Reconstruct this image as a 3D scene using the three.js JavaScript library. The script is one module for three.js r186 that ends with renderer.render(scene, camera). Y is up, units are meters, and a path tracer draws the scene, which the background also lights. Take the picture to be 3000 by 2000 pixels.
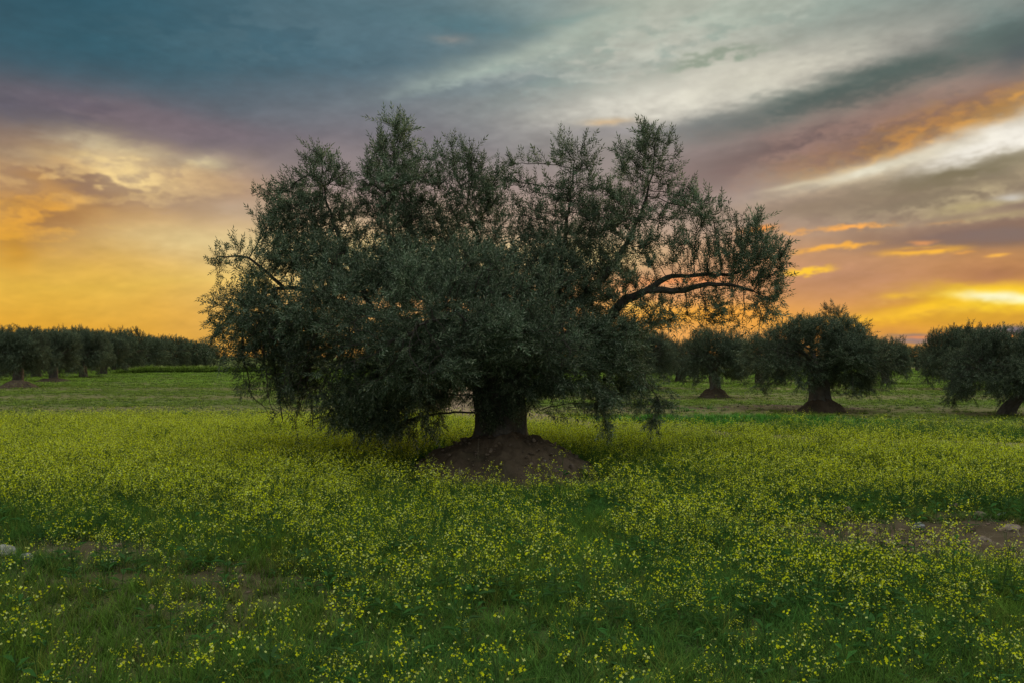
import * as THREE from 'three';
import { mergeGeometries } from 'three/addons/utils/BufferGeometryUtils.js';

// ---------------------------------------------------------------- camera, sky, sun, exposure
const scene = new THREE.Scene();
const camera = new THREE.PerspectiveCamera(43.6, 3000 / 2000, 0.1, 8000);
camera.position.set(0, 2, 0);
camera.rotation.x = 0.01786;
const renderer = new THREE.WebGLRenderer();
renderer.toneMapping = THREE.LinearToneMapping;
renderer.toneMappingExposure = 1;
renderer.shadowMap.enabled = true;

const rng = (seed) => () => { seed = (seed + 0x6d2b79f5) | 0; let t = Math.imul(seed ^ (seed >>> 15), 1 | seed); t = (t + Math.imul(t ^ (t >>> 7), 61 | t)) ^ t; return ((t ^ (t >>> 14)) >>> 0) / 4294967296; };
const { clamp, lerp, smoothstep } = THREE.MathUtils;
const hash = (x, y, s = 0) => { let h = Math.imul(x | 0, 374761393) + Math.imul(y | 0, 668265263) + Math.imul(s | 0, 2147483647 - 61); h = Math.imul(h ^ (h >>> 13), 1274126177); return ((h ^ (h >>> 16)) >>> 0) / 4294967296; };
function noise(x, y, s = 0) {
  const ix = Math.floor(x), iy = Math.floor(y), fx = x - ix, fy = y - iy, u = fx * fx * (3 - 2 * fx), v = fy * fy * (3 - 2 * fy);
  return lerp(lerp(hash(ix, iy, s), hash(ix + 1, iy, s), u), lerp(hash(ix, iy + 1, s), hash(ix + 1, iy + 1, s), u), v) * 2 - 1;
}
function noise3(x, y, z, s = 0) {
  const iz = Math.floor(z), f = z - iz, w = f * f * (3 - 2 * f);
  return lerp(noise(x + iz * 37.7, y + iz * 17.3, s), noise(x + (iz + 1) * 37.7, y + (iz + 1) * 17.3, s), w);
}
function fbm(x, y, s = 0, n = 4) { let a = 0, w = 0.5; for (let i = 0; i < n; i++) { a += w * noise(x, y, s + i * 17); x *= 2.03; y *= 2.03; w *= 0.5; } return a; }
const hex = (c) => [parseInt(c.slice(0, 2), 16), parseInt(c.slice(2, 4), 16), parseInt(c.slice(4, 6), 16)].map((v) => v / 255);

// The evening sky: bands of clear air and cloud by azimuth (degrees right of the view) and height above the horizon.
const HEIGHTS = [0, 4.5, 8, 11, 14, 18, 22, 32, 55, 90];
const OVERHEAD = 2.4;   // gain on the unseen sky overhead, added to brighten the field
const COLUMNS = [
  [-180, '7f868c 868d94 8a929a 8d969e 909aa2 949ea5 98a2a8 a3acb0 b9bfbf c9cdca'],
  [-80, 'b08a5a b59670 a79784 94908c 84888c 808a90 808e94 929ea2 b4bab9 c9cdca'],
  [-30, 'dc9a2c e3b549 d2a468 b58f68 6a6169 445b67 325968 6f8a90 a9b2b0 c9cdca'],
  [-11, 'e0a450 ebca7c d2b48c a38d86 7b777d 5e707a 54707b 84989a b2b9b6 c9cdca'],
  [11, 'f4ac54 e0a06a bda08a a2928c 969089 b5b2a5 aab0a2 acb3ac bfc3bd c9cdca'],
  [30, 'd8943c d8974f 8d7468 a1937a c4b8a0 817a76 7c918b 9aa8a2 bcc1bc c9cdca'],
  [80, 'c08f56 c09c76 a89a8c a39d96 a2a09c 9ca2a2 9ea6a6 a9b1b0 bcc2c0 c9cdca'],
  [180, '7f868c 868d94 8a929a 8d969e 909aa2 949ea5 98a2a8 a3acb0 b9bfbf c9cdca'],
].map(([az, c]) => [az, c.split(' ').map(hex)]);
// Clouds: azimuth, height, half length, half thickness, slope (all degrees), colour, cover, edge, raggedness, colour of the billows that catch the light.
const CLOUDS = [
  [-26.0, 18.48, 10.86, 2.36, 4, '2f5866', .7, 2, .3],
  [-13.7, 19.37, 8.28, 1.14, 3, '4c6f7d', .45, 2, .4],
  [-23.3, 14.30, 8.13, 0.91, -3, '75656e', .6, 2, .5],
  [-29.7, 13.92, 4.42, 1.02, -3, '5c5f6d', .5, 2, .4],
  [-27.2, 11.89, 3.47, 0.36, 4, 'a2947c', .6, 2, .6],
  [-24.1, 12.45, 3.65, 0.53, -6, 'bfb296', .75, 2, 1.2],
  [-19.8, 12.03, 1.35, 0.55, 0, 'd0c39f', .85, 2, .5],
  [-23.8, 11.32, 2.45, 1.23, -4, 'fde3a4', 1, 2, .9],
  [-27.6, 10.47, 1.38, 1.09, 10, 'e0a55a', .85, 2, 1.],
  [-29.4, 8.44, 2.88, 1.07, 8, 'd99c48', .85, 2, .6],
  [-30.6, 6.49, 1.19, 1.51, 0, 'd1962f', .85, 2, .4],
  [-26.4, 10.21, 0.70, 1.44, 40, '967560', .65, 2, 1.3],
  [-27.9, 11.20, 2.06, 0.41, -8, '8a7468', .5, 2, 1.],
  [-19.6, 10.86, 3.12, 0.66, -7, 'bd9b78', .7, 2, .6],
  [-21.6, 9.40, 4.30, 0.60, -8, 'b09377', .6, 2, .7],
  [-17.4, 9.37, 3.19, 0.73, -5, 'b39c84', .6, 2, .6],
  [-21.1, 7.43, 6.62, 1.04, 0, 'dcc68e', .65, 2, .3],
  [-8.0, 6.60, 9.46, 1.22, 0, 'ecd997', .75, 2, .3],
  [4.2, 6.65, 4.94, 1.11, 0, 'f0df98', .8, 2, .3],
  [-5.1, 3.46, 9.28, 1.05, 0, 'efaa74', .6, 2, .3],
  [-3.4, 21.44, 4.37, 0.58, -3, '5d7d85', .75, 2, .6],
  [3.3, 21.52, 3.35, 0.29, 9, '7d938e', .7, 2, .7],
  [-4.3, 20.48, 1.22, 0.26, 0, '9a928c', .7, 2, .6],
  [-3.4, 18.16, 4.37, 0.41, 14, 'a5b5ad', .75, 2, .7],
  [1.9, 20.01, 7.59, 0.82, 14, 'adb8a8', .6, 2, .6],
  [0.1, 17.79, 6.14, 0.47, 7, '6c7e86', .55, 2, .7],
  [5.7, 18.50, 5.21, 0.35, 10, '8b988f', .5, 2, .8],
  [10.2, 16.53, 7.64, 1.32, 6, 'e6e1d3', 1, 2, .6],
  [17.1, 17.69, 9.08, 1.40, 9, 'd0ccbb', .8, 2, .6],
  [14.7, 19.08, 3.01, 0.31, 8, '82907e', .8, 2, 2.2],
  [12.5, 18.94, 2.23, 0.31, 4, '86937f', .7, 2, 2.2],
  [11.1, 20.81, 5.07, 0.34, 12, '9fae9f', .5, 2, 1.8],
  [14.4, 21.18, 1.65, 0.85, 35, '92a294', .65, 2, 1.8],
  [29.6, 18.38, 2.43, 1.22, 14, '7b948f', .65, 2, .7],
  [30.9, 17.13, 1.51, 1.38, 35, '3f565e', .85, 2, .6],
  [22.4, 16.37, 10.74, 1.13, 12, '56645f', 1, 3, .9],
  [12.8, 14.80, 3.61, 0.63, 9, '6d7473', .7, 2, .6],
  [20.0, 13.51, 12.13, 1.54, 12, '8a716a', .9, 2, .5],
  [25.7, 13.87, 7.12, 0.68, 13, 'a0714e', .7, 2, 1.1],
  [26.0, 12.89, 5.44, 0.68, 17, 'c0843f', .8, 2, 1.1],
  [29.5, 13.99, 2.66, 0.46, 19, 'f0b148', 1, 2, 1.2],
  [23.5, 12.24, 3.69, 0.24, 18, 'd2b588', .6, 2, .7],
  [12.2, 13.43, 6.98, 1.14, 5, '928381', .5, 2, .4],
  [-25.5, 10.54, 5.95, 1.64, 6, '866c60', .55, 2, .7, 'ffdb90'],
  [-29.4, 7.94, 3.33, 1.53, 10, '9c7048', .75, 2, .7, 'f0aa3e'],
  [-22.9, 14.09, 7.45, 0.97, -4, '665e68', .45, 2, .6, '7d7074'],
  [26.4, 13.54, 6.56, 1.31, 14, '7c6156', .8, 2, .7, 'cf9046'],
  [26.9, 9.53, 6.05, 1.15, 7, '7f725c', .7, 2, .7, 'cdbd8f'],
  [9.4, 19.77, 10.81, 1.79, 11, '9aaaa0', .5, 2, .8, 'cfd0c2'],
  [-13.7, 19.87, 11.59, 1.99, 5, '3f606e', .3, 2, .6, '5f7a84'],
  [28.7, 3.05, 4.95, 0.87, 2, 'e0a030', .7, 2, .6, 'ffdf4e'],
  [21.3, 13.86, 8.37, 1.09, 11, '6c5b59', .75, 2, .6, '977a70'],
  [6.4, 15.34, 1.50, 0.20, 0, 'dfb987', .8, 2, .6],
  [6.5, 14.74, 4.04, 0.52, 0, '8d888b', .6, 2, .5],
  [30.1, 12.28, 4.60, 1.16, 13, 'f3ede1', 1, 3, .5],
  [23.1, 11.44, 5.20, 0.48, 11, 'e2dac2', 1, 2, .3],
  [18.5, 10.82, 1.84, 0.14, 8, 'dccfb0', .7, 2, .3],
  [27.8, 10.61, 5.26, 0.52, 9, '7d735a', 1, 2, .8],
  [21.5, 9.54, 6.58, 0.71, 5, '94806c', .75, 2, .8],
  [29.2, 8.84, 3.34, 0.33, 6, 'bbaa7b', .75, 2, .7],
  [26.4, 9.57, 3.75, 0.24, 10, '8f7f69', .7, 2, .7],
  [30.5, 9.14, 0.82, 0.23, 0, 'cdc6bd', .85, 2, .4],
  [29.6, 8.13, 2.87, 0.23, 3, 'c3b080', .75, 2, .6],
  [28.7, 6.99, 5.62, 0.67, 0, '796662', .8, 3, .3],
  [21.5, 4.86, 8.85, 1.50, 0, 'ad8270', .55, 2, .3],
  [29.8, 4.78, 2.64, 0.76, 0, '9a6a55', .5, 2, .3],
  [20.8, 7.93, 3.02, 0.15, 3, 'fbae58', 1, 4, 1.5],
  [20.4, 6.76, 2.47, 0.18, 5, 'fdb54c', 1, 4, 1.5],
  [19.0, 5.32, 1.52, 0.22, 4, 'ffc63c', 1, 4, 1.5],
  [25.6, 6.35, 2.33, 0.26, 1, 'fab944', 1, 4, .5],
  [25.6, 6.46, 1.78, 0.09, 1, 'a67a5e', .85, 4, .4],
  [25.7, 6.87, 0.85, 0.11, 0, 'e59a5c', .7, 3, 1.],
  [27.9, 6.08, 0.55, 0.10, 2, 'f0a850', .9, 3, 1.],
  [29.7, 5.87, 0.66, 0.08, 3, 'f5b450', .95, 4, .5],
  [27.1, 7.94, 0.93, 0.08, 1, 'e0a468', .5, 3, 1.],
  [16.2, 8.11, 1.21, 0.25, 5, 'f29a4c', .95, 3, .9],
  [11.1, 5.06, 3.38, 0.29, 2, 'f59a5e', .8, 3, .8],
  [11.1, 2.69, 4.79, 0.69, 0, 'ffb640', .95, 2, .5],
  [8.0, 3.38, 1.72, 0.46, 0, 'ffcb5c', .8, 2, .5],
  [14.4, 2.74, 3.02, 0.51, 0, 'fbab45', .8, 2, .5],
  [20.3, 2.03, 5.92, 0.44, 0, 'f0a53e', .8, 2, .4],
  [28.7, 2.33, 5.40, 0.62, 0, 'dba231', .9, 2, .2],
  [29.8, 3.42, 4.40, 0.68, -4, 'ffd22a', 1, 3, .5],
  [26.0, 2.92, 4.02, 0.39, 13, 'fbc630', 1, 2, .7],
  [22.3, 2.41, 3.50, 0.24, 6, 'f6ba3c', .85, 2, .5],
  [29.7, 3.42, 2.43, 0.33, -5, 'fff7c4', 1, 3, .4],
  [24.3, 3.70, 0.83, 0.16, 3, 'f8c03e', .75, 2, .7],
  [30.1, 1.44, 2.30, 0.33, 1, '7a6f76', 1, 5, .3],
  [28.4, 1.80, 1.40, 0.09, 0, 'ffb02f', 1, 3, .5],
  [28.4, 1.31, 1.81, 0.15, 0, 'ff6a28', .8, 3, 1.],
  [30.6, 1.18, 0.87, 0.06, 0, 'ff9a30', 1, 3, .4],
  [25.2, 1.00, 1.91, 0.24, 0, '8c7a82', .8, 3, .5],
  [25.0, 1.30, 1.44, 0.07, 0, '83757c', .8, 3, .5],
  [25.5, 1.16, 1.07, 0.05, 0, 'ff8f55', .8, 3, .5],
].map(([az, el, a, b, r, c, al, p, n, lit]) => ({ lit: lit && hex(lit), az, el, a, b, cos: Math.cos((r * Math.PI) / 180), sin: Math.sin((r * Math.PI) / 180), c: hex(c), al, p, n, reach: Math.max(a, b) * 2.3 + 1.5 }));
function skyColor(az, el, out) {
  const wx = fbm(az * 0.11 + 3, el * 0.28, 5, 4), wy = fbm(az * 0.11, el * 0.28 + 9, 11, 4);
  const fx = fbm(az * 0.5, el * 1.5, 21, 4), fy = fbm(az * 0.5 + 40, el * 1.5, 31, 4);
  const f2 = el < 26 ? fbm(az * 1.7 - el * 0.5, el * 5.2, 41, 4) : 0;
  const e = clamp(el + wy * 1.2, 0, 89.9), a = clamp(az + wx * 3, -180, 180);
  let i = 0; while (i < COLUMNS.length - 2 && a > COLUMNS[i + 1][0]) i++;
  let j = 0; while (j < HEIGHTS.length - 2 && e > HEIGHTS[j + 1]) j++;
  let s = clamp((a - COLUMNS[i][0]) / (COLUMNS[i + 1][0] - COLUMNS[i][0]), 0, 1), t = (e - HEIGHTS[j]) / (HEIGHTS[j + 1] - HEIGHTS[j]);
  s = s * s * (3 - 2 * s);
  for (let k = 0; k < 3; k++) out[k] = lerp(lerp(COLUMNS[i][1][j][k], COLUMNS[i + 1][1][j][k], s), lerp(COLUMNS[i][1][j + 1][k], COLUMNS[i + 1][1][j + 1][k], s), t);
  for (const c of CLOUDS) {
    const dx = az - c.az, dy = el - c.el;
    if (Math.abs(dx) > c.reach || Math.abs(dy) > c.reach) continue;
    const k = Math.min(1, c.b / 0.5);
    const px = dx + wx * 1.4 * c.n * k + fx * 0.9 * c.n * k, py = dy + wy * 0.4 * c.n * k + fy * 0.36 * c.n * k + f2 * 0.3 * c.n * Math.sqrt(k);
    const u = (px * c.cos + py * c.sin) / c.a, v = (-px * c.sin + py * c.cos) / c.b, q = Math.sqrt(u * u + v * v);
    if (q > 2.6) continue;
    const m = c.al * Math.exp(-Math.pow(q, c.p)) * clamp(1 + c.n * (0.5 * fx + 0.35 * f2), 0, 1.25);
    const w = Math.min(1, m);
    let t = 0;
    if (c.lit) { const su = u * c.a, sv = v * c.b, b1 = fbm(su * 0.16 + fx * 0.5 + c.az, sv * 0.5 + fy * 0.6, 83, 5), b2 = fbm(su * 0.7 + b1 * 2, sv * 1.9 + f2, 97, 4); t = smoothstep(0.5 + 1.5 * b1 + 0.35 * b2, 0.15, 0.85); }
    for (let n = 0; n < 3; n++) out[n] += ((c.lit ? lerp(c.c[n], c.lit[n], t) : c.c[n]) - out[n]) * w;
  }
  const streak = 1 + 0.05 * fbm(az * 0.35 + el * 0.3, el * 1.3 - az * 0.25, 61, 4) + 0.03 * fx + 0.035 * f2;
  for (let n = 0; n < 3; n++) out[n] = clamp(out[n] * streak, 0, 1);
}
{
  const W = 4096, H = 2048, data = new Float32Array(W * H * 4), c = [0, 0, 0], lin = (v) => (v <= 0.04045 ? v / 12.92 : Math.pow((v + 0.055) / 1.055, 2.4));
  for (let row = H / 2 - 8; row < H; row++) {
    const el = Math.max(0, ((row + 0.5) / H - 0.5) * 180), fine = el < 32;
    const skip = fine ? 1 : el < 60 ? 4 : 16;
    for (let col = 0; col < W; col++) {
      let az = ((col + 0.5) / W - 0.5) * 360 + 90; if (az > 180) az -= 360;
      const o = (row * W + col) * 4, step = fine && Math.abs(az) < 45 ? 1 : Math.max(4, skip);
      if (col % step === 0) skyColor(az, el, c);
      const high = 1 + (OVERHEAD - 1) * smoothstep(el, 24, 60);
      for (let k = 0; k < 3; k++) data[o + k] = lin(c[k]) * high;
      data[o + 3] = 1;
    }
  }
  for (let row = 0; row < H / 2 - 8; row++) for (let col = 0; col < W; col++) { const o = (row * W + col) * 4; data[o] = 0.06; data[o + 1] = 0.06; data[o + 2] = 0.035; data[o + 3] = 1; }
  const sky = new THREE.DataTexture(data, W, H, THREE.RGBAFormat, THREE.FloatType);
  sky.mapping = THREE.EquirectangularReflectionMapping; sky.magFilter = THREE.LinearFilter; sky.needsUpdate = true;
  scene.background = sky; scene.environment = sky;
}
const sun = new THREE.DirectionalLight(new THREE.Color(1, 0.72, 0.42), 1.5);   // low behind the cloud at the right, a wide soft glow
sun.position.set(Math.sin(0.5) * 60, 60 * Math.tan(0.085), -Math.cos(0.5) * 60);
sun.target.position.set(0, 0, -15);
sun.position.add(sun.target.position);
sun.castShadow = true; sun.shadow.radius = 20; sun.shadow.mapSize.set(2048, 2048);
Object.assign(sun.shadow.camera, { left: -40, right: 40, top: 20, bottom: -20, near: 1, far: 200 });
scene.add(sun, sun.target);

// ---------------------------------------------------------------- helpers
const V = (x, y, z) => new THREE.Vector3(x, y, z);
const F = 1960, at = (x, y, d) => V(((x - 1176) / F) * d, 2 + ((819 - y) / F) * d, -d), onGround = (x, y) => at(x, y, (2 * F) / (y - 819));
const used = new Map();
function numbered(name) { const n = used.get(name) ?? 0; used.set(name, n + 1); return n ? `${name}_${String(n).padStart(3, '0')}` : name; }
function tag(o, label, category, group, kind) { o.userData.label = label; if (category) o.userData.category = category; if (group) o.userData.group = group; if (kind) o.userData.kind = kind; return o; }
const shade = (o) => { o.traverse((m) => { if (m.isMesh) m.castShadow = m.receiveShadow = true; }); return o; };
function geometry(pos, index, col, uv) {
  const g = new THREE.BufferGeometry();
  g.setAttribute('position', new THREE.Float32BufferAttribute(pos, 3));
  if (col) g.setAttribute('color', new THREE.Float32BufferAttribute(col, 3));
  if (uv) g.setAttribute('uv', new THREE.Float32BufferAttribute(uv, 2));
  g.setIndex(index); g.computeVertexNormals();
  return g;
}
function dataTexture(size, f, srgb = false) {   // f(x, y) in 0..1, tileable by construction of its caller; bytes
  const d = new Uint8Array(size * size * 4), c = [0, 0, 0];
  for (let y = 0; y < size; y++) for (let x = 0; x < size; x++) { f(x / size, y / size, c); const o = (y * size + x) * 4; for (let k = 0; k < 3; k++) d[o + k] = clamp(c[k], 0, 1) * 255; d[o + 3] = 255; }
  const t = new THREE.DataTexture(d, size, size); t.wrapS = t.wrapT = THREE.RepeatWrapping; t.magFilter = THREE.LinearFilter; if (srgb) t.colorSpace = THREE.SRGBColorSpace; t.needsUpdate = true;
  return t;
}
function tileNoise(x, y, f, s) {   // value noise that repeats after 1
  const X = x * f, Y = y * f, ix = Math.floor(X), iy = Math.floor(Y), fx = X - ix, fy = Y - iy, u = fx * fx * (3 - 2 * fx), v = fy * fy * (3 - 2 * fy), w = (n) => ((n % f) + f) % f;
  return lerp(lerp(hash(w(ix), w(iy), s), hash(w(ix + 1), w(iy), s), u), lerp(hash(w(ix), w(iy + 1), s), hash(w(ix + 1), w(iy + 1), s), u), v);
}
const tileFbm = (x, y, f, s, n = 5) => { let a = 0, w = 0.5; for (let i = 0; i < n; i++) { a += w * tileNoise(x, y, f, s + i); f *= 2; w *= 0.5; } return a; };

const soilGrain = dataTexture(512, (x, y, c) => { const n = 0.55 + 0.75 * tileFbm(x, y, 8, 3, 6); c[0] = n; c[1] = n * 0.985; c[2] = n * 0.96; });
const soilRelief = dataTexture(512, (x, y, c) => { c[0] = c[1] = c[2] = tileFbm(x, y, 10, 77, 6); });
const barkRelief = dataTexture(512, (x, y, c) => { const r = Math.abs(tileFbm(x, y * 0.999, 14, 9, 5) - 0.5) * 3; c[0] = c[1] = c[2] = clamp(0.15 + r + 0.3 * (tileNoise(x, y, 64, 4) - 0.5), 0, 1); });
const barkTone = dataTexture(512, (x, y, c) => { const n = 0.5 + 0.8 * tileFbm(x, y, 10, 29, 6), l = smoothstep(tileFbm(x, y, 6, 91, 4), 0.52, 0.66) * 0.35; c[0] = n; c[1] = n * (1 + l * 0.2); c[2] = n * (1 + l * 0.1); });
const M = {
  soil: new THREE.MeshPhysicalMaterial({ name: 'soil', specularIntensity: 0.15, vertexColors: true, roughness: 1, map: soilGrain, bumpMap: soilRelief, bumpScale: 0.05 }),
  bark: new THREE.MeshPhysicalMaterial({ specularIntensity: 0.3, name: 'olive bark', color: new THREE.Color().setRGB(0.15, 0.128, 0.105), roughness: 0.95, map: barkTone, bumpMap: barkRelief, bumpScale: 0.03 }),
  stone: new THREE.MeshStandardMaterial({ name: 'limestone', vertexColors: true, roughness: 0.95, bumpMap: soilRelief, bumpScale: 0.02 }),
  leaf: new THREE.MeshPhysicalMaterial({ name: 'olive leaves', vertexColors: true, roughness: 1, transmission: 0.38, thickness: 0, side: THREE.DoubleSide, specularIntensity: 0.2 }),
  grass: new THREE.MeshPhysicalMaterial({ name: 'grass blades', vertexColors: true, roughness: 1, transmission: 0.3, thickness: 0, side: THREE.DoubleSide, specularIntensity: 0.1 }),
  flower: new THREE.MeshPhysicalMaterial({ name: 'mustard flowers', vertexColors: true, roughness: 1, transmission: 0.3, thickness: 0, side: THREE.DoubleSide, specularIntensity: 0.1 }),
};

// ---------------------------------------------------------------- the field
const HERO = V(-0.12, 0, -15);
const TRACK = [[16, -15], [11.5, -18], [7.5, -19.8], [4.2, -22], [1.2, -25], [-0.8, -30], [-2, -37], [-3.2, -45], [-5, -60], [-6, -80]];   // x, z
function trackDistance(x, z) {
  let best = 1e9;
  for (let i = 0; i + 1 < TRACK.length; i++) {
    const [ax, az] = TRACK[i], [bx, bz] = TRACK[i + 1], t = clamp(((x - ax) * (bx - ax) + (z - az) * (bz - az)) / ((bx - ax) ** 2 + (bz - az) ** 2), 0, 1);
    best = Math.min(best, Math.hypot(x - ax - t * (bx - ax), z - az - t * (bz - az)));
  }
  return best;
}
const gauss = (x, z, cx, cz, rx, rz) => Math.exp(-(((x - cx) / rx) ** 2) - ((z - cz) / rz) ** 2);
// how bare the earth is, 0 to 1
function bare(x, z) {
  const d = -z, n = fbm(x * 0.55, z * 0.9, 101, 4);
  let b = 1.25 * gauss(x, d, 6.2, 9.6, 2.3, 1.35) + 0.75 * gauss(x, d, 4.0, 9.6, 1.3, 0.8) + 0.65 * gauss(x, d, -3.6, 7.0, 1.7, 1.5) + 0.6 * gauss(x, d, -5.0, 8.8, 1.3, 0.6) + 0.45 * gauss(x, d, 0.4, 13.3, 2.6, 0.5);
  b += 0.55 * gauss(x, d, -0.1, 15, 2.2, 1.6) + 0.9 * gauss(x, d, 9.6, 33.5, 7, 1.6) + 0.55 * gauss(x, d, 9, 28, 3, 1.2);
  return clamp(b * (1 + n * 1.9) + 0.15 * n, 0, 1);
}
function flowering(x, z) {
  const d = -z, e = 22.3 - Math.max(0, x) * 0.25 + fbm(x * 0.4, 2, 7, 3) * 1.2;
  if (d > e + 3 || d < 3.2) return 0;
  let f = smoothstep(e - d, -3, 1.6) * (0.72 + 0.55 * smoothstep(d, 9, 19));
  f *= 1 - 0.97 * Math.min(1, 1.5 * gauss(x, d, 0.4, 13.2, 2.4, 1.9));
  f *= 1 - 0.75 * gauss(x, d, 3.0, 14.8, 1.8, 1.5);
  f *= 1 - 0.55 * gauss(x, d, -2.6, 14.2, 1.5, 0.9);
  f *= 1 - 0.8 * smoothstep(-d, -7.2, -5.6);
  f *= 1 - 0.72 * gauss(x, d, -3.4, 7.0, 2.2, 1.7);
  f *= 1 - 0.6 * gauss(x, d, 0.6, 7.4, 0.9, 0.8) - 0.25 * gauss(x, d, -1.2, 8.0, 1.2, .5);
  f *= 1 - 0.95 * gauss(x, d, 6.5, 9.4, 2.0, 1.4);
  f *= 1 - 0.4 * smoothstep(x, 1.5, 4.5) * (1 - smoothstep(d, 11, 15));
  f *= 1 - 0.8 * bare(x, z);
  if (trackDistance(x, z) < 1.7) f *= 0.05;
  f *= 1 - 0.95 * Math.min(1, 1.4 * gauss(x, d, 11.6, 16.3, 2.0, 2.4));
  return f * clamp(1 + 1.5 * fbm(x * 1.3, z * 1.3, 211, 3) + 0.6 * fbm(x * 0.35, z * 0.5, 217, 2), 0.06, 1.9);
}
function height(x, z) {
  const d = Math.hypot(x, z);
  let h = 0.05 * fbm(x * 0.5, z * 0.5, 301, 3) + 0.25 * fbm(x * 0.03, z * 0.03, 303, 2) * smoothstep(d, 25, 90);
  h += 0.05 * bare(x, z) * fbm(x * 3.2, z * 3.2, 305, 3) * (d < 40 ? 1 : 0);
  h += 0.05 * Math.sin(z * 5.2 + 0.4 * Math.sin(x)) * gauss(x, -z, 9.6, 32.5, 7, 2.4);   // plough ridges
  return h;
}
const COL = { soil: [0.1, 0.07, 0.042], redSoil: [0.1, 0.07, 0.044], green: [0.115, 0.15, 0.04], track: [0.36, 0.25, 0.17], straw: [0.2, 0.17, 0.075], deep: [0.05, 0.085, 0.022] };
const mix = (a, b, t) => [lerp(a[0], b[0], t), lerp(a[1], b[1], t), lerp(a[2], b[2], t)];
function groundTone(x, z) {
  const d = -z, n = fbm(x * 0.3, z * 0.9, 401, 4), near = smoothstep(d, 17, 23);
  let c = mix(COL.deep, COL.soil, clamp(0.35 + n * 0.7, 0, 1));
  const stripe = 0.5 + 0.5 * Math.sin(d * 0.62 + 2.2 * fbm(x * 0.03, d * 0.05, 77, 2)) + n * 0.5;
  c = mix(c, mix(COL.green, COL.straw, clamp(stripe * 0.75 + 0.05, 0, 1)), near);
  c = mix(c, [0.10, 0.15, 0.03], smoothstep(d, 60, 110) * 0.5);
  c = mix(c, COL.redSoil, bare(x, z) * 0.9);
  return mix(c, COL.track, smoothstep(-trackDistance(x, z) + 0.35 * fbm(x * 0.8, z * 0.8, 55, 3), -1.75, -1.25));
}
{
  const radii = [0], angles = [];
  for (let r = 0.6; r < 6000; r *= r < 2 ? 1.2 : r < 40 ? 1.012 : r < 130 ? 1.03 : 1.2) radii.push(r);
  for (let a = -180; a < 180; a += Math.abs(a + (a < 0 ? 0.01 : 0)) <= 46 && a < 46 ? 0.3 : 4) angles.push((a * Math.PI) / 180);
  const pos = [], col = [], uv = [], idx = [], n = angles.length;
  for (const r of radii) for (const a of angles) {
    const x = Math.sin(a) * r, z = -Math.cos(a) * r;
    pos.push(x, r > 0 ? height(x, z) : 0, z); col.push(...groundTone(x, z)); uv.push(x / 1.7, z / 1.7);
  }
  for (let i = 0; i + 1 < radii.length; i++) for (let j = 0; j < n; j++) { const a = i * n + j, b = i * n + ((j + 1) % n), c = a + n, e = b + n; if (i) idx.push(a, b, c); idx.push(b, e, c); }
  const m = new THREE.Mesh(geometry(pos, idx, col, uv), M.soil); m.name = 'ground';
  m.userData = { kind: 'structure', label: 'flat field of earth and thin grass reaching the horizon' };
  scene.add(shade(m));
}

// ---------------------------------------------------------------- olive trees
function grow(nodes, points, { step, kill, reach, rand, gnarl = 0.25, most = 60000 }) {   // space colonization: branches grow towards points
  const cell = reach, grid = new Map(), key = (x, y, z) => Math.floor(x / cell) * 73856093 ^ Math.floor(y / cell) * 19349663 ^ Math.floor(z / cell) * 83492791;
  const P = points.map((p) => ({ p, best: -1, d: reach * reach, alive: true }));
  for (const q of P) { const k = key(q.p.x, q.p.y, q.p.z); if (!grid.has(k)) grid.set(k, []); grid.get(k).push(q); }
  const touch = (i) => {
    const n = nodes[i].p, seen = new Set();
    for (let a = -1; a <= 1; a++) for (let b = -1; b <= 1; b++) for (let c = -1; c <= 1; c++) {
      const k = key(n.x + a * cell, n.y + b * cell, n.z + c * cell); if (seen.has(k)) continue; seen.add(k);
      for (const q of grid.get(k) ?? []) if (q.alive) { const d = q.p.distanceToSquared(n); if (d < kill * kill) q.alive = false; else if (d < q.d) { q.d = d; q.best = i; } }
    }
  };
  nodes.forEach((_, i) => touch(i));
  for (let round = 0; round < 400; round++) {
    const pull = new Map();
    for (const q of P) if (q.alive && q.best >= 0) { const v = q.p.clone().sub(nodes[q.best].p).normalize(); const t = pull.get(q.best); if (t) t.add(v); else pull.set(q.best, v); }
    const fresh = [];
    for (const [i, v] of pull) {
      if (v.lengthSq() < 1e-4) v.set(rand() - 0.5, rand(), rand() - 0.5);
      v.normalize(); v.x += (rand() - 0.5) * gnarl; v.y += (rand() - 0.5) * gnarl; v.z += (rand() - 0.5) * gnarl; v.normalize();
      const p = nodes[i].p.clone().addScaledVector(v, step);
      if (nodes[i].tries === undefined) nodes[i].tries = 0;
      if (nodes[i].tries++ > 3) { for (const q of P) if (q.best === i && q.alive) { q.alive = false; } continue; }
      fresh.push(nodes.push({ p, parent: i, seed: false }) - 1);
    }
    if (!fresh.length || nodes.length > most) break;
    fresh.forEach(touch);
  }
  for (const n of nodes) { n.kids = []; n.flow = 0; }
  nodes.forEach((n, i) => { if (n.parent >= 0) nodes[n.parent].kids.push(i); });
  for (let i = nodes.length - 1; i >= 0; i--) { const n = nodes[i]; if (!n.kids.length) n.flow = 1; if (n.parent >= 0) nodes[n.parent].flow += n.flow; }
}
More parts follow.
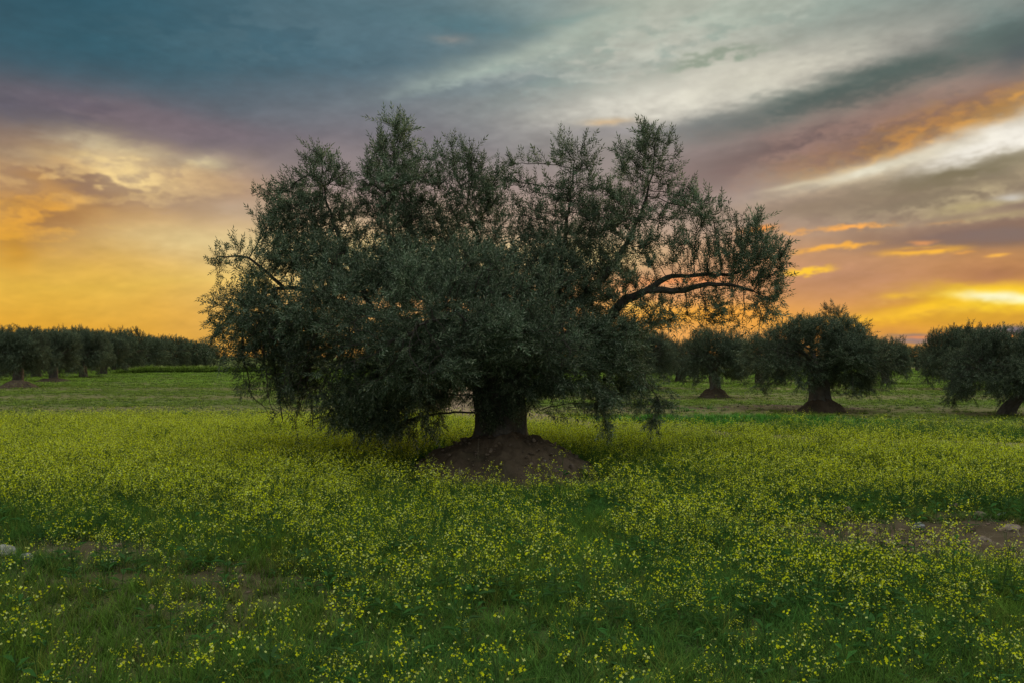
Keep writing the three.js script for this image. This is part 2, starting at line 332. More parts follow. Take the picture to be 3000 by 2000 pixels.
function tube(path, radii, sides, rough, rand, closed = true) {   // path of Vector3, a swept skin with lumps
  const pos = [], uv = [], idx = [], up = V(0.31, 0.17, 0.93);
  let len = 0; const seedA = rand() * 100;
  const t = V(), u = V(), w = V(), last = V();
  for (let i = 0; i < path.length; i++) {
    t.copy(path[Math.min(i + 1, path.length - 1)]).sub(path[Math.max(i - 1, 0)]).normalize();
    if (i === 0) u.crossVectors(t, up).normalize(); else { u.addScaledVector(t, -u.dot(t)).normalize(); len += path[i].distanceTo(last); }
    last.copy(path[i]); w.crossVectors(t, u);
    for (let s = 0; s <= sides; s++) {
      const a = ((s % sides) / sides) * Math.PI * 2, r = radii[i] * (1 + rough * fbm(Math.cos(a) * 1.2 + seedA, len * 3 + Math.sin(a) * 1.2, 7, 3));
      pos.push(path[i].x + (u.x * Math.cos(a) + w.x * Math.sin(a)) * r, path[i].y + (u.y * Math.cos(a) + w.y * Math.sin(a)) * r, path[i].z + (u.z * Math.cos(a) + w.z * Math.sin(a)) * r);
      uv.push((s / sides) * Math.max(1, Math.round(radii[0] * 8)), len * 1.4);
    }
  }
  const n = sides + 1;
  for (let i = 0; i + 1 < path.length; i++) for (let s = 0; s < sides; s++) { const a = i * n + s, b = a + 1, c = a + n, e = c + 1; idx.push(a, b, c, b, e, c); }
  const g = geometry(pos, idx, null, uv);
  return g;
}
function spline(points, gap) { const c = new THREE.CatmullRomCurve3(points), n = Math.max(3, Math.round(c.getLength() / gap)); return c.getSpacedPoints(n); }

// a shoot of olive leaves, 1 long, along +y
function shoot(seed, pairs, leafLength, leafWidth) {
  const r = rng(seed), pos = [], col = [], idx = [];
  const leaf = (y, yaw, tilt, len, wid, tone) => {
    const dir = V(Math.sin(tilt) * Math.cos(yaw), Math.cos(tilt), Math.sin(tilt) * Math.sin(yaw)), side = V(-Math.sin(yaw), 0, Math.cos(yaw)).applyAxisAngle(dir, (r() - 0.5) * 1.6), bow = V().crossVectors(dir, side).multiplyScalar(len * 0.08);
    const b = V((r() - 0.5) * 0.02, y, (r() - 0.5) * 0.02), o = pos.length / 3;
    const mid = b.clone().addScaledVector(dir, len * 0.45).add(bow), l = mid.clone().addScaledVector(side, wid / 2), m = mid.clone().addScaledVector(side, -wid / 2), tip = b.clone().addScaledVector(dir, len);
    for (const p of [b, l, tip, m]) { pos.push(p.x, p.y, p.z); col.push(...tone); }
    idx.push(o, o + 1, o + 2, o, o + 2, o + 3);
  };
  const tones = [[0.099, 0.15, 0.08], [0.125, 0.185, 0.105], [0.157, 0.219, 0.133], [0.058, 0.093, 0.051], [0.269, 0.318, 0.217]];
  for (let i = 0; i < pairs; i++) {
    const y = 0.1 + (0.88 * i) / pairs, yaw = i * 1.571 + r() * 0.7, k = 0.75 + 0.5 * r();
    for (const s of [0, Math.PI]) leaf(y, yaw + s + (r() - 0.5) * 0.5, 0.5 + r() * 0.65, leafLength * k * (0.8 + 0.4 * r()), leafWidth * (0.8 + 0.4 * r()), tones[Math.floor(r() * tones.length)]);
  }
  leaf(0.98, r() * 6, 0.1, leafLength, leafWidth, tones[1]);
  const o = pos.length / 3;
  for (let k = 0; k < 3; k++) { const a = (k * Math.PI * 2) / 3; pos.push(Math.cos(a) * 0.009, 0, Math.sin(a) * 0.009, Math.cos(a) * 0.004, 1, Math.sin(a) * 0.004); col.push(0.09, 0.085, 0.06, 0.08, 0.09, 0.06); }
  for (let k = 0; k < 3; k++) { const a = o + k * 2, b = o + ((k + 1) % 3) * 2; idx.push(a, a + 1, b, b, a + 1, b + 1); }
  return geometry(pos, idx, col).toNonIndexed();
}
const flat = (g) => { g.computeVertexNormals(); return g; };
const SHOOT = flat(shoot(11, 9, 0.25, 0.058)), CLUMP = flat(shoot(12, 12, 0.2, 0.055));

const Q = new THREE.Quaternion(), Q2 = new THREE.Quaternion(), MX = new THREE.Matrix4(), Y = V(0, 1, 0);
function leaves(nodes, { rand, geo, size, thin, per, rise, hang, wild = 0.9, gap = 2, clumpY = 1.3, sparse, tone = 1 }) {   // shoots on every thin branch
  const spots = [];
  for (const n of nodes) {
    if (n.seed || n.parent < 0 || n.r > thin) continue;
    const dir = n.p.clone().sub(nodes[n.parent].p).normalize();
    const clump = noise3(n.p.x * 1.7, n.p.y * clumpY, n.p.z * 1.7, 71), count = (n.kids.length ? per : per * 1.6) * clamp(0.95 + (n.p.y > 2.7 ? 0.55 : 1) * gap * clump, 0.05, 1.9) * (sparse ? sparse(n.p) : 1);
    for (let k = 0; k < Math.floor(count + rand()); k++) {
      const v = dir.clone().multiplyScalar(0.8).add(V(rand() - 0.5, rand() - 0.5, rand() - 0.5).multiplyScalar(2 * wild));
      v.y += n.p.y > rise ? 0.75 : n.p.y < hang ? -0.75 : 0.15;
      v.normalize();
      spots.push([n.p.clone().lerp(nodes[n.parent].p, rand()), v, size * (0.65 + 0.7 * rand())]);
    }
  }
  const m = new THREE.InstancedMesh(geo, M.leaf, spots.length), c = new THREE.Color();
  spots.forEach(([p, v, s], i) => {
    Q.setFromUnitVectors(Y, v).multiply(Q2.setFromAxisAngle(Y, rand() * 6.283));
    m.setMatrixAt(i, MX.compose(p, Q, V(s, s, s)));
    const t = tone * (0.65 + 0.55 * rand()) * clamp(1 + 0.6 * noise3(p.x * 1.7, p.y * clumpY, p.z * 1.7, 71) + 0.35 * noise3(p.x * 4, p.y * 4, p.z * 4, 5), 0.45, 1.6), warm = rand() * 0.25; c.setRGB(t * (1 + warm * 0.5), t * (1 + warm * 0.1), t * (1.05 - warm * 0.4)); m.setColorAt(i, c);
  });
  m.name = 'crown'; m.userData.kind = 'stuff';
  return m;
}
function chains(nodes, sides, rand, least) {   // one skin over all fine branches
  const parts = [], visit = (from, first) => {
    const path = [nodes[from].p], rad = [Math.min(nodes[from].r, nodes[first].r * 1.15)];
    let i = first;
    for (;;) {
      path.push(nodes[i].p); rad.push(nodes[i].r);
      const kids = nodes[i].kids; if (!kids.length) break;
      let main = kids[0]; for (const k of kids) if (nodes[k].r > nodes[main].r) main = k;
      for (const k of kids) if (k !== main) todo.push([i, k]);
      i = main;
    }
    if (rad[0] < least && path.length < 4) return;
    parts.push(tube(path, rad, sides, 0, rand));
  };
  const todo = [];
  nodes.forEach((n, i) => { if (n.seed) for (const k of n.kids) if (!nodes[k].seed) todo.push([i, k]); });
  while (todo.length) visit(...todo.pop());
  return mergeGeometries(parts);
}
function part(name, geo, material, parent, kind) { const m = new THREE.Mesh(geo, material); m.name = name; if (kind) m.userData.kind = kind; parent.add(m); return m; }
function seedLimb(nodes, pts, r0, r1, limbs, rand) {   // a hand-laid limb: nodes and its path; starts at the nearest node there is
  const path = spline(pts, 0.13);
  path.forEach((p, i) => { if (i > 1) { p.x += (rand() - 0.5) * 0.04; p.y += (rand() - 0.5) * 0.04; p.z += (rand() - 0.5) * 0.04; } });
  let parent = -1, best = 1e9;
  nodes.forEach((n, i) => { const d = n.p.distanceToSquared(path[0]); if (d < best) { best = d; parent = i; } });
  if (parent >= 0 && best < 0.06) path[0].copy(nodes[parent].p);
  path.forEach((p, i) => { const r = lerp(r0, r1, i / (path.length - 1)); if (i === 0 && parent >= 0) return; nodes.push({ p, parent, seed: true, r }); parent = nodes.length - 1; });
  limbs.push([path, path.map((_, i) => lerp(r0, r1, i / (path.length - 1)))]);
}
function trunkGeometry(path, radii, lobes, seed, hollow) {   // old, fluted and flaring
  const rows = path.length, sides = 56, pos = [], uv = [], idx = [], r = rng(seed), ph = Array.from({ length: lobes }, () => r() * 6.28), amp = ph.map(() => 0.06 + 0.08 * r());
  for (let i = 0; i < rows; i++) {
    const h = i / (rows - 1);
    for (let s = 0; s <= sides; s++) {
      const a = ((s % sides) / sides) * Math.PI * 2; let k = 1;
      ph.forEach((p, j) => { k += amp[j] * Math.sin((j + 2) * a + p + h * 1.6) * (1.3 - 0.6 * h); });
      k += 0.16 * fbm(Math.cos(a) * 2 + 5, Math.sin(a) * 2 + h * 2.2, seed, 4) + 0.05 * Math.abs(Math.sin(9 * a + 3 * h + 2 * fbm(h * 4, a, 3, 2)));
      if (hollow) { const da = Math.atan2(Math.sin(a - hollow[0]), Math.cos(a - hollow[0])); k -= 0.55 * Math.exp(-((da / 0.34) ** 2) - (((h - hollow[1]) / 0.28) ** 2)); }
      const R = radii[i] * k;
      pos.push(path[i].x + Math.cos(a) * R, path[i].y, path[i].z + Math.sin(a) * R); uv.push((s / sides) * 3, path[i].y * 0.9);
    }
  }
  const n = sides + 1;
  for (let i = 0; i + 1 < rows; i++) for (let s = 0; s < sides; s++) { const a = i * n + s, b = a + 1, c = a + n, e = c + 1; idx.push(a, c, b, b, c, e); }
  return geometry(pos, idx, null, uv);
}
function mound(x, z, rx, rz, h, seed, skew = 0, tone = 0.62, deep = 0.2) {   // a heap of earth round a trunk
  const pos = [], col = [], uv = [], idx = [], R = 44, A = 130, g = height(x, z);
  for (let i = 0; i <= R; i++) for (let j = 0; j < A; j++) {
    const t = (i / R) * 1.25, a = (j / A) * Math.PI * 2, k = 1 + 0.14 * fbm(Math.cos(a) * 1.3 + seed, Math.sin(a) * 1.3, seed, 3), px = Math.cos(a) * rx * t * k + skew * t * t, pz = Math.sin(a) * rz * t * k;
    const prof = Math.pow(Math.max(0, Math.cos(Math.min(1, t) * Math.PI / 2)), 0.95) * (t < 0.35 ? 1 : 1) , lump = (0.1 * fbm(px * 2.6 + seed, pz * 2.6, seed + 3, 3) + 0.07 * fbm(px * 8 + seed, pz * 8, seed + 3, 3)) * Math.min(1, h * 2) ;
    pos.push(px, h * prof + lump * smoothstep(1.2 - t, 0, 0.5) - (t > 0.9 ? (t - 0.9) * deep : 0), pz);
    const n = fbm(px * 2.2 + seed, pz * 2.2, seed + 9, 4), c = mix(mix([0.16, 0.122, 0.082], [0.14, 0.094, 0.062], clamp(0.5 + n, 0, 1)), [0.09, 0.08, 0.05], clamp(n * 2 * t, 0, 0.7)); col.push(...c.map((v) => v * tone)); uv.push(px / 0.9, pz / 0.9);
  }
  for (let i = 0; i < R; i++) for (let j = 0; j < A; j++) { const a = i * A + j, b = i * A + ((j + 1) % A), c = a + A, e = b + A; if (i) idx.push(a, b, c); idx.push(b, e, c); }
  const m = new THREE.Mesh(geometry(pos, idx, col, uv), M.soil); m.name = numbered('earth_mound'); m.position.set(x, g, z); scene.add(shade(m));
  return m;
}
function finish(nodes, base, most, power = 2.3) {
  for (const n of nodes) if (!n.seed) n.r = clamp(base * Math.pow(n.flow, 1 / power), base, most);
}

// The old tree in the middle. Lumps of its crown as: x, y, half width, half height as they show (a 2352 x 1568 frame), metres behind the trunk, half depth, density.
const CROWN = [
  [640, 920, 55, 50, 0, .7, 1.8],
  [630, 975, 32, 20, -.1, .4, 2],
  [680, 985, 34, 18, -.2, .4, 2],
  [590, 860, 50, 50, 0, .6, 1.6],
  [565, 888, 32, 24, .1, .35, 1.6],
  [700, 880, 60, 60, -.4, .8, 1.4],
  [1000, 490, 330, 120, .3, 1, .35],
  [1420, 510, 230, 120, .3, .8, .35],
  [1660, 610, 140, 90, .2, .6, .5],
  [690, 530, 110, 110, .1, .8, .5],
  [1560, 730, 120, 30, .2, .5, .7],
  [1700, 720, 80, 40, .1, .5, .8],
  [1600, 650, 150, 40, .2, .5, .6],
  [500, 700, 34, 30, .1, .35, 1.50],
  [495, 790, 30, 50, .1, .4, 1.50],
  [560, 800, 60, 60, .1, .6, 1.50],
  [600, 850, 50, 50, 0, .6, 1.50],
  [1780, 690, 26, 50, 0, .4, 1.40],
  [660, 965, 40, 30, -.1, .5, 2.00],
  [860, 975, 60, 22, -.4, .5, 2.00],
  [780, 955, 50, 25, -.3, .5, 2.00],
  [940, 985, 34, 18, -.5, .4, 2.00],
  [995, 975, 26, 22, -.6, .4, 2.00],
  [700, 940, 50, 40, -.2, .6, 2.00],
  [1140, 900, 46, 60, -.62, .22, 3.00],
  [1185, 890, 40, 50, -.62, .22, 3.00],
  [800, 520, 55, 75, .2, .8, 0.70],
  [975, 430, 45, 80, .2, .6, 0.49],
  [985, 540, 60, 80, .3, 1, 0.49],
  [1130, 460, 55, 75, .3, .6, 0.49],
  [1250, 480, 50, 75, .3, .7, 0.42],
  [1390, 490, 50, 70, .3, .8, 0.42],
  [1545, 460, 55, 60, .1, .6, 0.56],
  [660, 530, 60, 60, .1, .8, 1.17],
  [885, 300, 24, 36, 0, .3, 0.90],
  [1015, 370, 35, 50, .2, .45, 0.80],
  [1290, 345, 30, 45, .2, .35, 0.80],
  [1165, 385, 28, 42, .2, .35, 0.70],
  [1345, 400, 45, 45, .2, .5, 0.70],
  [1440, 370, 34, 40, 0, .4, 0.90],
  [1495, 320, 28, 40, 0, .35, 0.90],
  [1545, 350, 30, 40, 0, .35, 0.90],
  [600, 470, 36, 50, .1, .4, 1.04],
  [770, 400, 26, 45, 0, .35, 0.80],
  [715, 365, 26, 40, 0, .35, 1.04],
  [1640, 500, 60, 40, 0, .6, 0.94],
  [1720, 530, 50, 40, 0, .5, 0.94],
  [1690, 590, 80, 55, .2, .7, 0.81],
  [1785, 630, 28, 50, 0, .4, 1.08],
  [1560, 560, 90, 60, .2, .9, 0.42],
  [690, 900, 60, 60, -.1, .7, 2.16],
  [800, 930, 70, 50, -.3, .8, 2.16],
  [930, 930, 70, 50, -.5, .7, 2.16],
  [1010, 950, 34, 44, -.6, .5, 1.98],
  [1130, 860, 50, 50, -.6, .4, 2.34],
  [1160, 920, 55, 45, -.62, .25, 5.18],
  [1210, 850, 50, 60, -.5, .5, 2.16],
  [1300, 870, 70, 60, -.3, .8, 0.55],
  [1420, 780, 60, 60, .3, 1, 0.80],
  [735, 400, 50, 62, 0, .55, 0.80],
  [700, 470, 70, 62, 0.2, .8, 1.17],
  [640, 480, 40, 52, -.1, .5, 0.91],
  [735, 520, 95, 60, .3, 1, 1.00],
  [610, 545, 28, 45, 0, .35, 0.91],
  [915, 320, 42, 52, 0, .5, 1.00],
  [890, 375, 58, 50, 0, .6, 1.00],
  [900, 440, 75, 80, 0, .8, 0.70],
  [900, 540, 85, 80, .4, 1.2, 0.70],
  [1060, 365, 55, 46, .3, .6, 0.80],
  [1050, 440, 75, 75, .3, .8, 0.52],
  [1100, 400, 40, 60, .2, .5, 0.70],
  [1050, 530, 95, 75, .5, 1.2, 0.56],
  [1190, 400, 38, 52, .2, .45, 0.60],
  [1195, 480, 65, 70, .3, .8, 0.42],
  [1200, 560, 85, 70, .6, 1.2, 0.56],
  [1320, 365, 48, 52, .2, .5, 0.75],
  [1310, 450, 68, 70, .3, .8, 0.45],
  [1310, 550, 90, 70, .6, 1.2, 0.52],
  [1505, 345, 50, 50, 0, .5, 0.90],
  [1530, 400, 42, 52, 0, .5, 1.00],
  [1470, 410, 48, 62, .1, .6, 0.80],
  [1480, 490, 75, 66, .2, .8, 0.56],
  [1420, 560, 80, 70, .5, 1, 0.52],
  [1590, 495, 62, 48, .1, .7, 0.66],
  [1660, 530, 65, 48, 0, .6, 0.81],
  [1700, 555, 50, 52, 0, .5, 0.81],
  [1750, 585, 52, 50, 0, .6, 1.22],
  [1775, 600, 34, 50, -.2, .5, 1.22],
  [1750, 680, 42, 56, 0, .5, 1.08],
  [1700, 625, 60, 40, 0, .6, 0.68],
  [1600, 590, 100, 50, .3, .8, 0.61],
  [1640, 690, 110, 40, .2, .6, 0.41],
  [1540, 700, 90, 45, .3, .6, 0.30],
  [1735, 730, 35, 30, 0, .3, 0.40],
  [690, 590, 85, 66, .1, 1, 1.10],
  [640, 560, 40, 60, -.1, .6, 0.80],
  [790, 630, 110, 80, .2, 1.5, 1.10],
  [940, 640, 110, 80, .2, 1.8, 1.10],
  [1090, 640, 110, 80, .3, 1.9, 1.10],
  [1240, 640, 100, 80, .5, 1.8, 1.00],
  [1370, 650, 90, 80, .6, 1.5, 0.85],
  [1450, 620, 70, 60, .3, 1, 0.42],
  [520, 600, 52, 40, .1, .4, 1.19],
  [480, 605, 30, 25, .1, .25, 0.85],
  [595, 640, 45, 38, .2, .5, 1.19],
  [560, 720, 66, 60, .2, .6, 1.53],
  [505, 745, 30, 50, .2, .4, 1.53],
  [530, 800, 52, 44, .2, .5, 1.53],
  [610, 740, 70, 80, .2, 1, 1.70],
  [650, 800, 80, 90, .1, 1.1, 1.10],
  [740, 760, 100, 90, 0, 1.6, 1.20],
  [740, 860, 95, 80, -.2, 1.3, 1.20],
  [860, 830, 105, 110, 0, 1.8, 1.20],
  [980, 850, 90, 100, 0, 1.8, 1.20],
  [1060, 800, 90, 90, .3, 1.9, 1.20],
  [1180, 760, 100, 85, .4, 1.9, 1.10],
  [1300, 780, 100, 85, .4, 1.7, 1.10],
  [1390, 800, 75, 70, .4, 1.3, 1.00],
  [1440, 840, 60, 45, .4, 1, 0.44],
  [850, 790, 110, 110, -2.0, .8, 1.00],
  [990, 800, 100, 110, -2.3, .8, 1.00],
  [1130, 770, 100, 90, -2.2, .7, 0.90],
  [1270, 790, 90, 75, -2.0, .7, 0.90],
  [950, 660, 110, 80, -1.8, .7, 0.44],
  [1110, 620, 110, 80, -1.9, .7, 0.44],
  [1240, 660, 90, 80, -1.8, .7, 0.39],
  [740, 700, 90, 90, -1.3, .7, 0.80],
  [900, 720, 140, 130, 2.2, .8, 0.30],
  [1130, 700, 140, 120, 2.4, .8, 0.30],
  [1320, 720, 100, 100, 2.0, .7, 0.30],
  [563, 886, 30, 24, .1, .3, 3.06],
  [640, 890, 36, 46, -.1, .4, 1.80],
  [645, 955, 34, 34, -.2, .3, 1.80],
  [760, 930, 44, 34, -.2, .6, 1.80],
  [860, 945, 56, 40, -.4, .7, 1.80],
  [920, 960, 36, 26, -.5, .4, 1.44],
  [985, 950, 34, 36, -.6, .5, 1.80],
  [1020, 890, 40, 50, -.6, .8, 1.80],
  [1110, 890, 34, 60, -.6, .4, 3.89],
  [1170, 880, 50, 55, -.7, .4, 3.89],
  [1145, 950, 34, 36, -.55, .2, 3.89],
  [1190, 900, 40, 40, -.6, .4, 3.24],
  [1105, 920, 22, 50, -.45, .25, 3.24],
  [1255, 880, 44, 46, -.3, .7, 3.24],
  [1250, 945, 22, 24, -.3, .25, 1.62],
  [1330, 880, 60, 50, -.2, .8, 0.89],
  [1390, 900, 46, 44, -.3, .6, 0.69],
  [1370, 950, 40, 34, -.4, .4, 0.69],
  [1395, 980, 22, 14, -.4, .2, 0.50],
  [1480, 890, 44, 40, 0, .5, 0.50],
  [1530, 910, 36, 34, 0, .4, 0.50],
  [1510, 960, 20, 32, -.1, .25, 0.45],
  [1440, 880, 40, 40, 0, .5, 0.59],
];
{
  const rand = rng(4021), nodes = [], limbs = [], tree = new THREE.Group(); tree.name = numbered('olive_tree');
  const A = (x, y, dz = 0) => at(x, y, 15 + dz);
  const top = A(1152, 850), foot = A(1160, 1018);
  const path = []; for (let i = 0; i <= 40; i++) { const h = i / 40; path.push(V(lerp(foot.x, top.x, h) + 0.05 * Math.sin(h * 5), lerp(foot.y - 0.12, top.y, h), -15 + 0.04 * Math.sin(h * 4))); }
  const radii = path.map((_, i) => { const h = i / 40; return 0.4 + 0.19 * Math.exp(-h * 9) + 0.1 * smoothstep(h, 0.75, 1) - 0.28 * smoothstep(h, 0.95, 1); });
  part('trunk', trunkGeometry(path, radii, 5, 5, [0.95, 0.28]), M.bark, tree);
  for (let i = 0; i <= 8; i++) nodes.push({ p: path[i * 5].clone(), parent: i - 1, seed: true, r: 0.3 });
  const L = [
    [[[1185, 880], [1260, 805, 0.1], [1365, 775, 0.3], [1425, 700, 0.3], [1490, 668, 0.2], [1560, 668, 0.1], [1640, 652], [1730, 668, -0.1]], 0.19, 0.03],
    [[[1490, 668, 0.2], [1530, 640, 0.2], [1600, 632, 0.2], [1680, 630, 0.3], [1750, 600, 0.3]], 0.075, 0.02],
    [[[1130, 880], [1075, 800], [980, 755], [860, 720], [760, 690, 0.2], [650, 660, 0.2], [575, 690, 0.2]], 0.18, 0.03],
    [[[1140, 860], [1132, 725, -0.3], [1075, 685, -0.3], [980, 640, -0.2], [900, 560], [880, 430]], 0.15, 0.02],
    [[[1165, 860, 0.2], [1175, 735, 0.5], [1120, 600, 0.8], [1070, 480, 0.9]], 0.14, 0.02],
    [[[1180, 870, 0.2], [1280, 740, 0.4], [1400, 620, 0.3], [1470, 500, 0.2], [1500, 400, 0.1]], 0.15, 0.02],
    [[[1155, 880, -0.3], [1140, 785, -1.0], [1050, 725, -1.8], [960, 745, -2.5]], 0.12, 0.025],
    [[[1160, 865, 0.4], [1200, 760, 1.3], [1250, 680, 2.1], [1310, 560, 2.3]], 0.12, 0.02],
    [[[1170, 880, -0.3], [1230, 805, -1.2], [1290, 770, -2.0]], 0.11, 0.025],
    [[[860, 720], [805, 610, 0.1], [760, 500, 0.1], [735, 410, 0.1]], 0.085, 0.016],
    [[[650, 660, 0.2], [610, 625, 0.2], [560, 590, 0.2], [500, 590, 0.2]], 0.05, 0.014],
    [[[1150, 868, -0.45], [1146, 910, -0.62], [1152, 965, -0.66]], 0.02, 0.008],
    [[[1120, 868, -0.3], [1104, 915, -0.5], [1108, 960, -0.5]], 0.02, 0.008],
    [[[1195, 868, -0.3], [1212, 905, -0.5], [1235, 945, -0.5]], 0.02, 0.008],
    [[[1280, 740, 0.4], [1290, 610, 0.6], [1310, 450, 0.6], [1320, 370, 0.6]], 0.08, 0.014],
  ];
  for (const [pts, a, b] of L) seedLimb(nodes, pts.map((p) => A(...p)), a * 0.72, b * 0.7, limbs, rand);
  const points = [];
  for (const [x, y, w, h, dz, depth, dens] of CROWN) {
    const d = 15 + dz, rw = (w / F) * d, rh = (h / F) * d, c = A(x, y, dz), count = Math.round(4.19 * rw * rh * depth * 140 * dens) + 3;
    for (let i = 0; i < count; i++) {
      const v = V(rand() - 0.5, rand() - 0.5, rand() - 0.5).normalize().multiplyScalar(Math.pow(rand(), 0.42));
      points.push(V(c.x + v.x * rw, Math.max(0.58, c.y + v.y * rh), c.z + v.z * depth));
    }
  }
  const open = points.filter((p) => !((p.x > -1.2 && p.x < -0.5 && p.y < 1.55) || (p.x > 0.4 && p.x < 1.4 && p.y < 1.45)));   // light shows either side of the trunk
  grow(nodes, open, { step: 0.11, kill: 0.125, reach: 1.2, rand, gnarl: 0.35 });
  finish(nodes, 0.0038, 0.045);
  for (const [p, r] of limbs) part('limb', tube(p, r, 12, 0.35, rand), M.bark, tree);
  part('fine_branch', chains(nodes, 4, rand, 0), M.bark, tree, 'stuff');
  const crown = leaves(nodes, { rand, geo: SHOOT, size: 0.27, thin: 0.014, per: 2.1, gap: 2.2, clumpY: 1, sparse: (p) => lerp(1.05, 0.8, smoothstep(p.y, 2.2, 3.4)), rise: 2.9, hang: 1.7, wild: 0.85 });
  tree.add(crown);
  console.log('hero nodes', nodes.length, 'points', points.length, 'shoots', crown.count);
  tag(tree, 'large old olive tree standing alone on the bare earth mound', 'tree');
  scene.add(shade(tree));
}
tag(mound(HERO.x, HERO.z + 0.15, 1.75, 1.65, 0.68, 8, -0.1, 0.85), 'wide brown earth mound heaped round the large old olive tree', 'mound');

// ---------------------------------------------------------------- the other olive trees
function makeOlive(seed, { H = 3.4, R = 2.3, skirt = 0.8, trunk = 0.25, lean = 0, shift = 0, spikes = 6, dens = 1, per = 2.2, size = 0.3, geo = SHOOT, kill = 0.19, crest, puff = 1 }) {
  const rand = rng(seed), nodes = [], limbs = [], tree = new THREE.Group(), fork = H * 0.3;
  const path = []; for (let i = 0; i <= 16; i++) { const h = i / 16; path.push(V(lean * h * h, -0.1 + h * (fork + 0.1), 0.05 * Math.sin(h * 4 + seed))); }
  part('trunk', trunkGeometry(path, path.map((_, i) => trunk * (1 + 0.45 * Math.exp(-i / 2) - 0.25 * smoothstep(i / 16, 0.8, 1))), 4, seed, seed % 2 ? [1.2, 0.4] : null), M.bark, tree);
  for (let i = 0; i <= 4; i++) nodes.push({ p: path[i * 4].clone(), parent: i - 1, seed: true, r: trunk * 0.6 });
  const top = path[16], C = V(lean + shift, 0, 0);
  for (let k = 0; k < 6; k++) {
    const a = (k / 6) * 6.283 + rand() * 0.8, rr = R * (0.45 + 0.3 * rand()), y = H * (0.5 + 0.28 * rand());
    seedLimb(nodes, [top.clone().add(V(0, -0.1, 0)), V(lerp(top.x, C.x, 0.5) + Math.cos(a) * rr * 0.35, lerp(fork, y, 0.65), Math.sin(a) * rr * 0.35), V(C.x + Math.cos(a) * rr, y, Math.sin(a) * rr)], trunk * 0.42, 0.03, limbs, rand);
  }
  const points = [], put = (n, x, y, z, rx, ry, rz) => { for (let i = 0; i < n; i++) { const v = V(rand() - 0.5, rand() - 0.5, rand() - 0.5).normalize().multiplyScalar(Math.pow(rand(), 0.4)); points.push(V(x + v.x * rx, Math.max(0.35, y + v.y * ry), z + v.z * rz)); } };
  const lumps = 30 * puff;
  for (let k = 0; k < lumps; k++) {   // lumps of foliage spread over a low dome
    const a = k * 2.4 + rand() * 0.7, t = (k + 0.5) / lumps, y = lerp(skirt + 0.35, H * 0.84, Math.pow(t, 0.9)), prof = Math.sqrt(Math.max(0.03, 1 - Math.pow((y - H * 0.42) / (H * 0.56), 2))), rr = R * 0.76 * prof * (0.55 + 0.5 * rand());
    const s = R * (0.18 + 0.2 * rand()); put(Math.round(560 * dens * s ** 3 / 0.3), C.x + Math.cos(a) * rr, y, Math.sin(a) * rr, s, s * 0.9, s);
  }
  put(Math.round(220 * dens), C.x, H * 0.52, 0, R * 0.55, H * 0.26, R * 0.55);
  for (let k = 0; k < 7; k++) { const a = k * 0.9 + rand(), s = 0.22 + 0.15 * rand(); put(Math.round(30 * dens), C.x + Math.cos(a) * R * 0.78, skirt * (0.75 + 0.3 * rand()), Math.sin(a) * R * 0.78, s, s * 1.3, s); }
  for (let k = 0; k < spikes; k++) { const a = rand() * 6.28, rr = R * 0.62 * Math.sqrt(rand()); put(Math.round(26 * dens), C.x + Math.cos(a) * rr, H * (0.93 + 0.08 * rand()), Math.sin(a) * rr, 0.14 + 0.12 * rand(), H * 0.1, 0.14 + 0.12 * rand()); }
  if (crest) put(40, C.x + crest[0], H - 0.1, 0, 0.15, 0.3, 0.15); if (crest) put(260, C.x + crest[0], H + 0.36, 0, 0.46, 0.34, 0.3);
  grow(nodes, points, { step: 0.15, kill, reach: 1.4, rand, gnarl: 0.4 });
  finish(nodes, 0.004, 0.035);
  for (const [p, r] of limbs) part('limb', tube(p, r, 8, 0.3, rand), M.bark, tree);
  part('fine_branch', chains(nodes, 3, rand, 0.006), M.bark, tree, 'stuff');
  tree.add(leaves(nodes, { rand, geo, size, thin: 0.015, per, rise: H * 0.62, hang: H * 0.4, wild: 0.85, gap: 1.8, tone: 0.72 }));  // leaf colour darkened here to stand for the backlit shade on these trees
  return shade(tree);
}
const placeTree = (tree, x, z, scale, turn, label, group, lift = 0) => {
  tree.name = numbered('olive_tree'); tree.position.set(x, height(x, z) + lift, z); tree.scale.set(...(scale.length ? scale : [scale, scale, scale])); tree.rotation.y = turn;
  scene.add(tag(tree, label, 'tree', group)); return tree;
};
const spot = (x, y) => { const p = onGround(x, y); return [p.x, p.z]; };
const proto = [
  makeOlive(101, { H: 3.4, R: 2.2, spikes: 14, trunk: 0.25 }),
  makeOlive(202, { H: 3.6, R: 2.3, spikes: 18, trunk: 0.28, skirt: 0.95 }),
  makeOlive(303, { H: 3.3, R: 2.4, spikes: 11, trunk: 0.25, skirt: 0.75 }),
];
const far = [
  makeOlive(404, { H: 3.6, R: 2.4, spikes: 16, per: 1.4, size: 0.46, geo: CLUMP, kill: 0.3, dens: 0.5 }),
  makeOlive(505, { H: 3.5, R: 2.5, spikes: 20, per: 1.4, size: 0.46, geo: CLUMP, kill: 0.3, dens: 0.5 }),
];
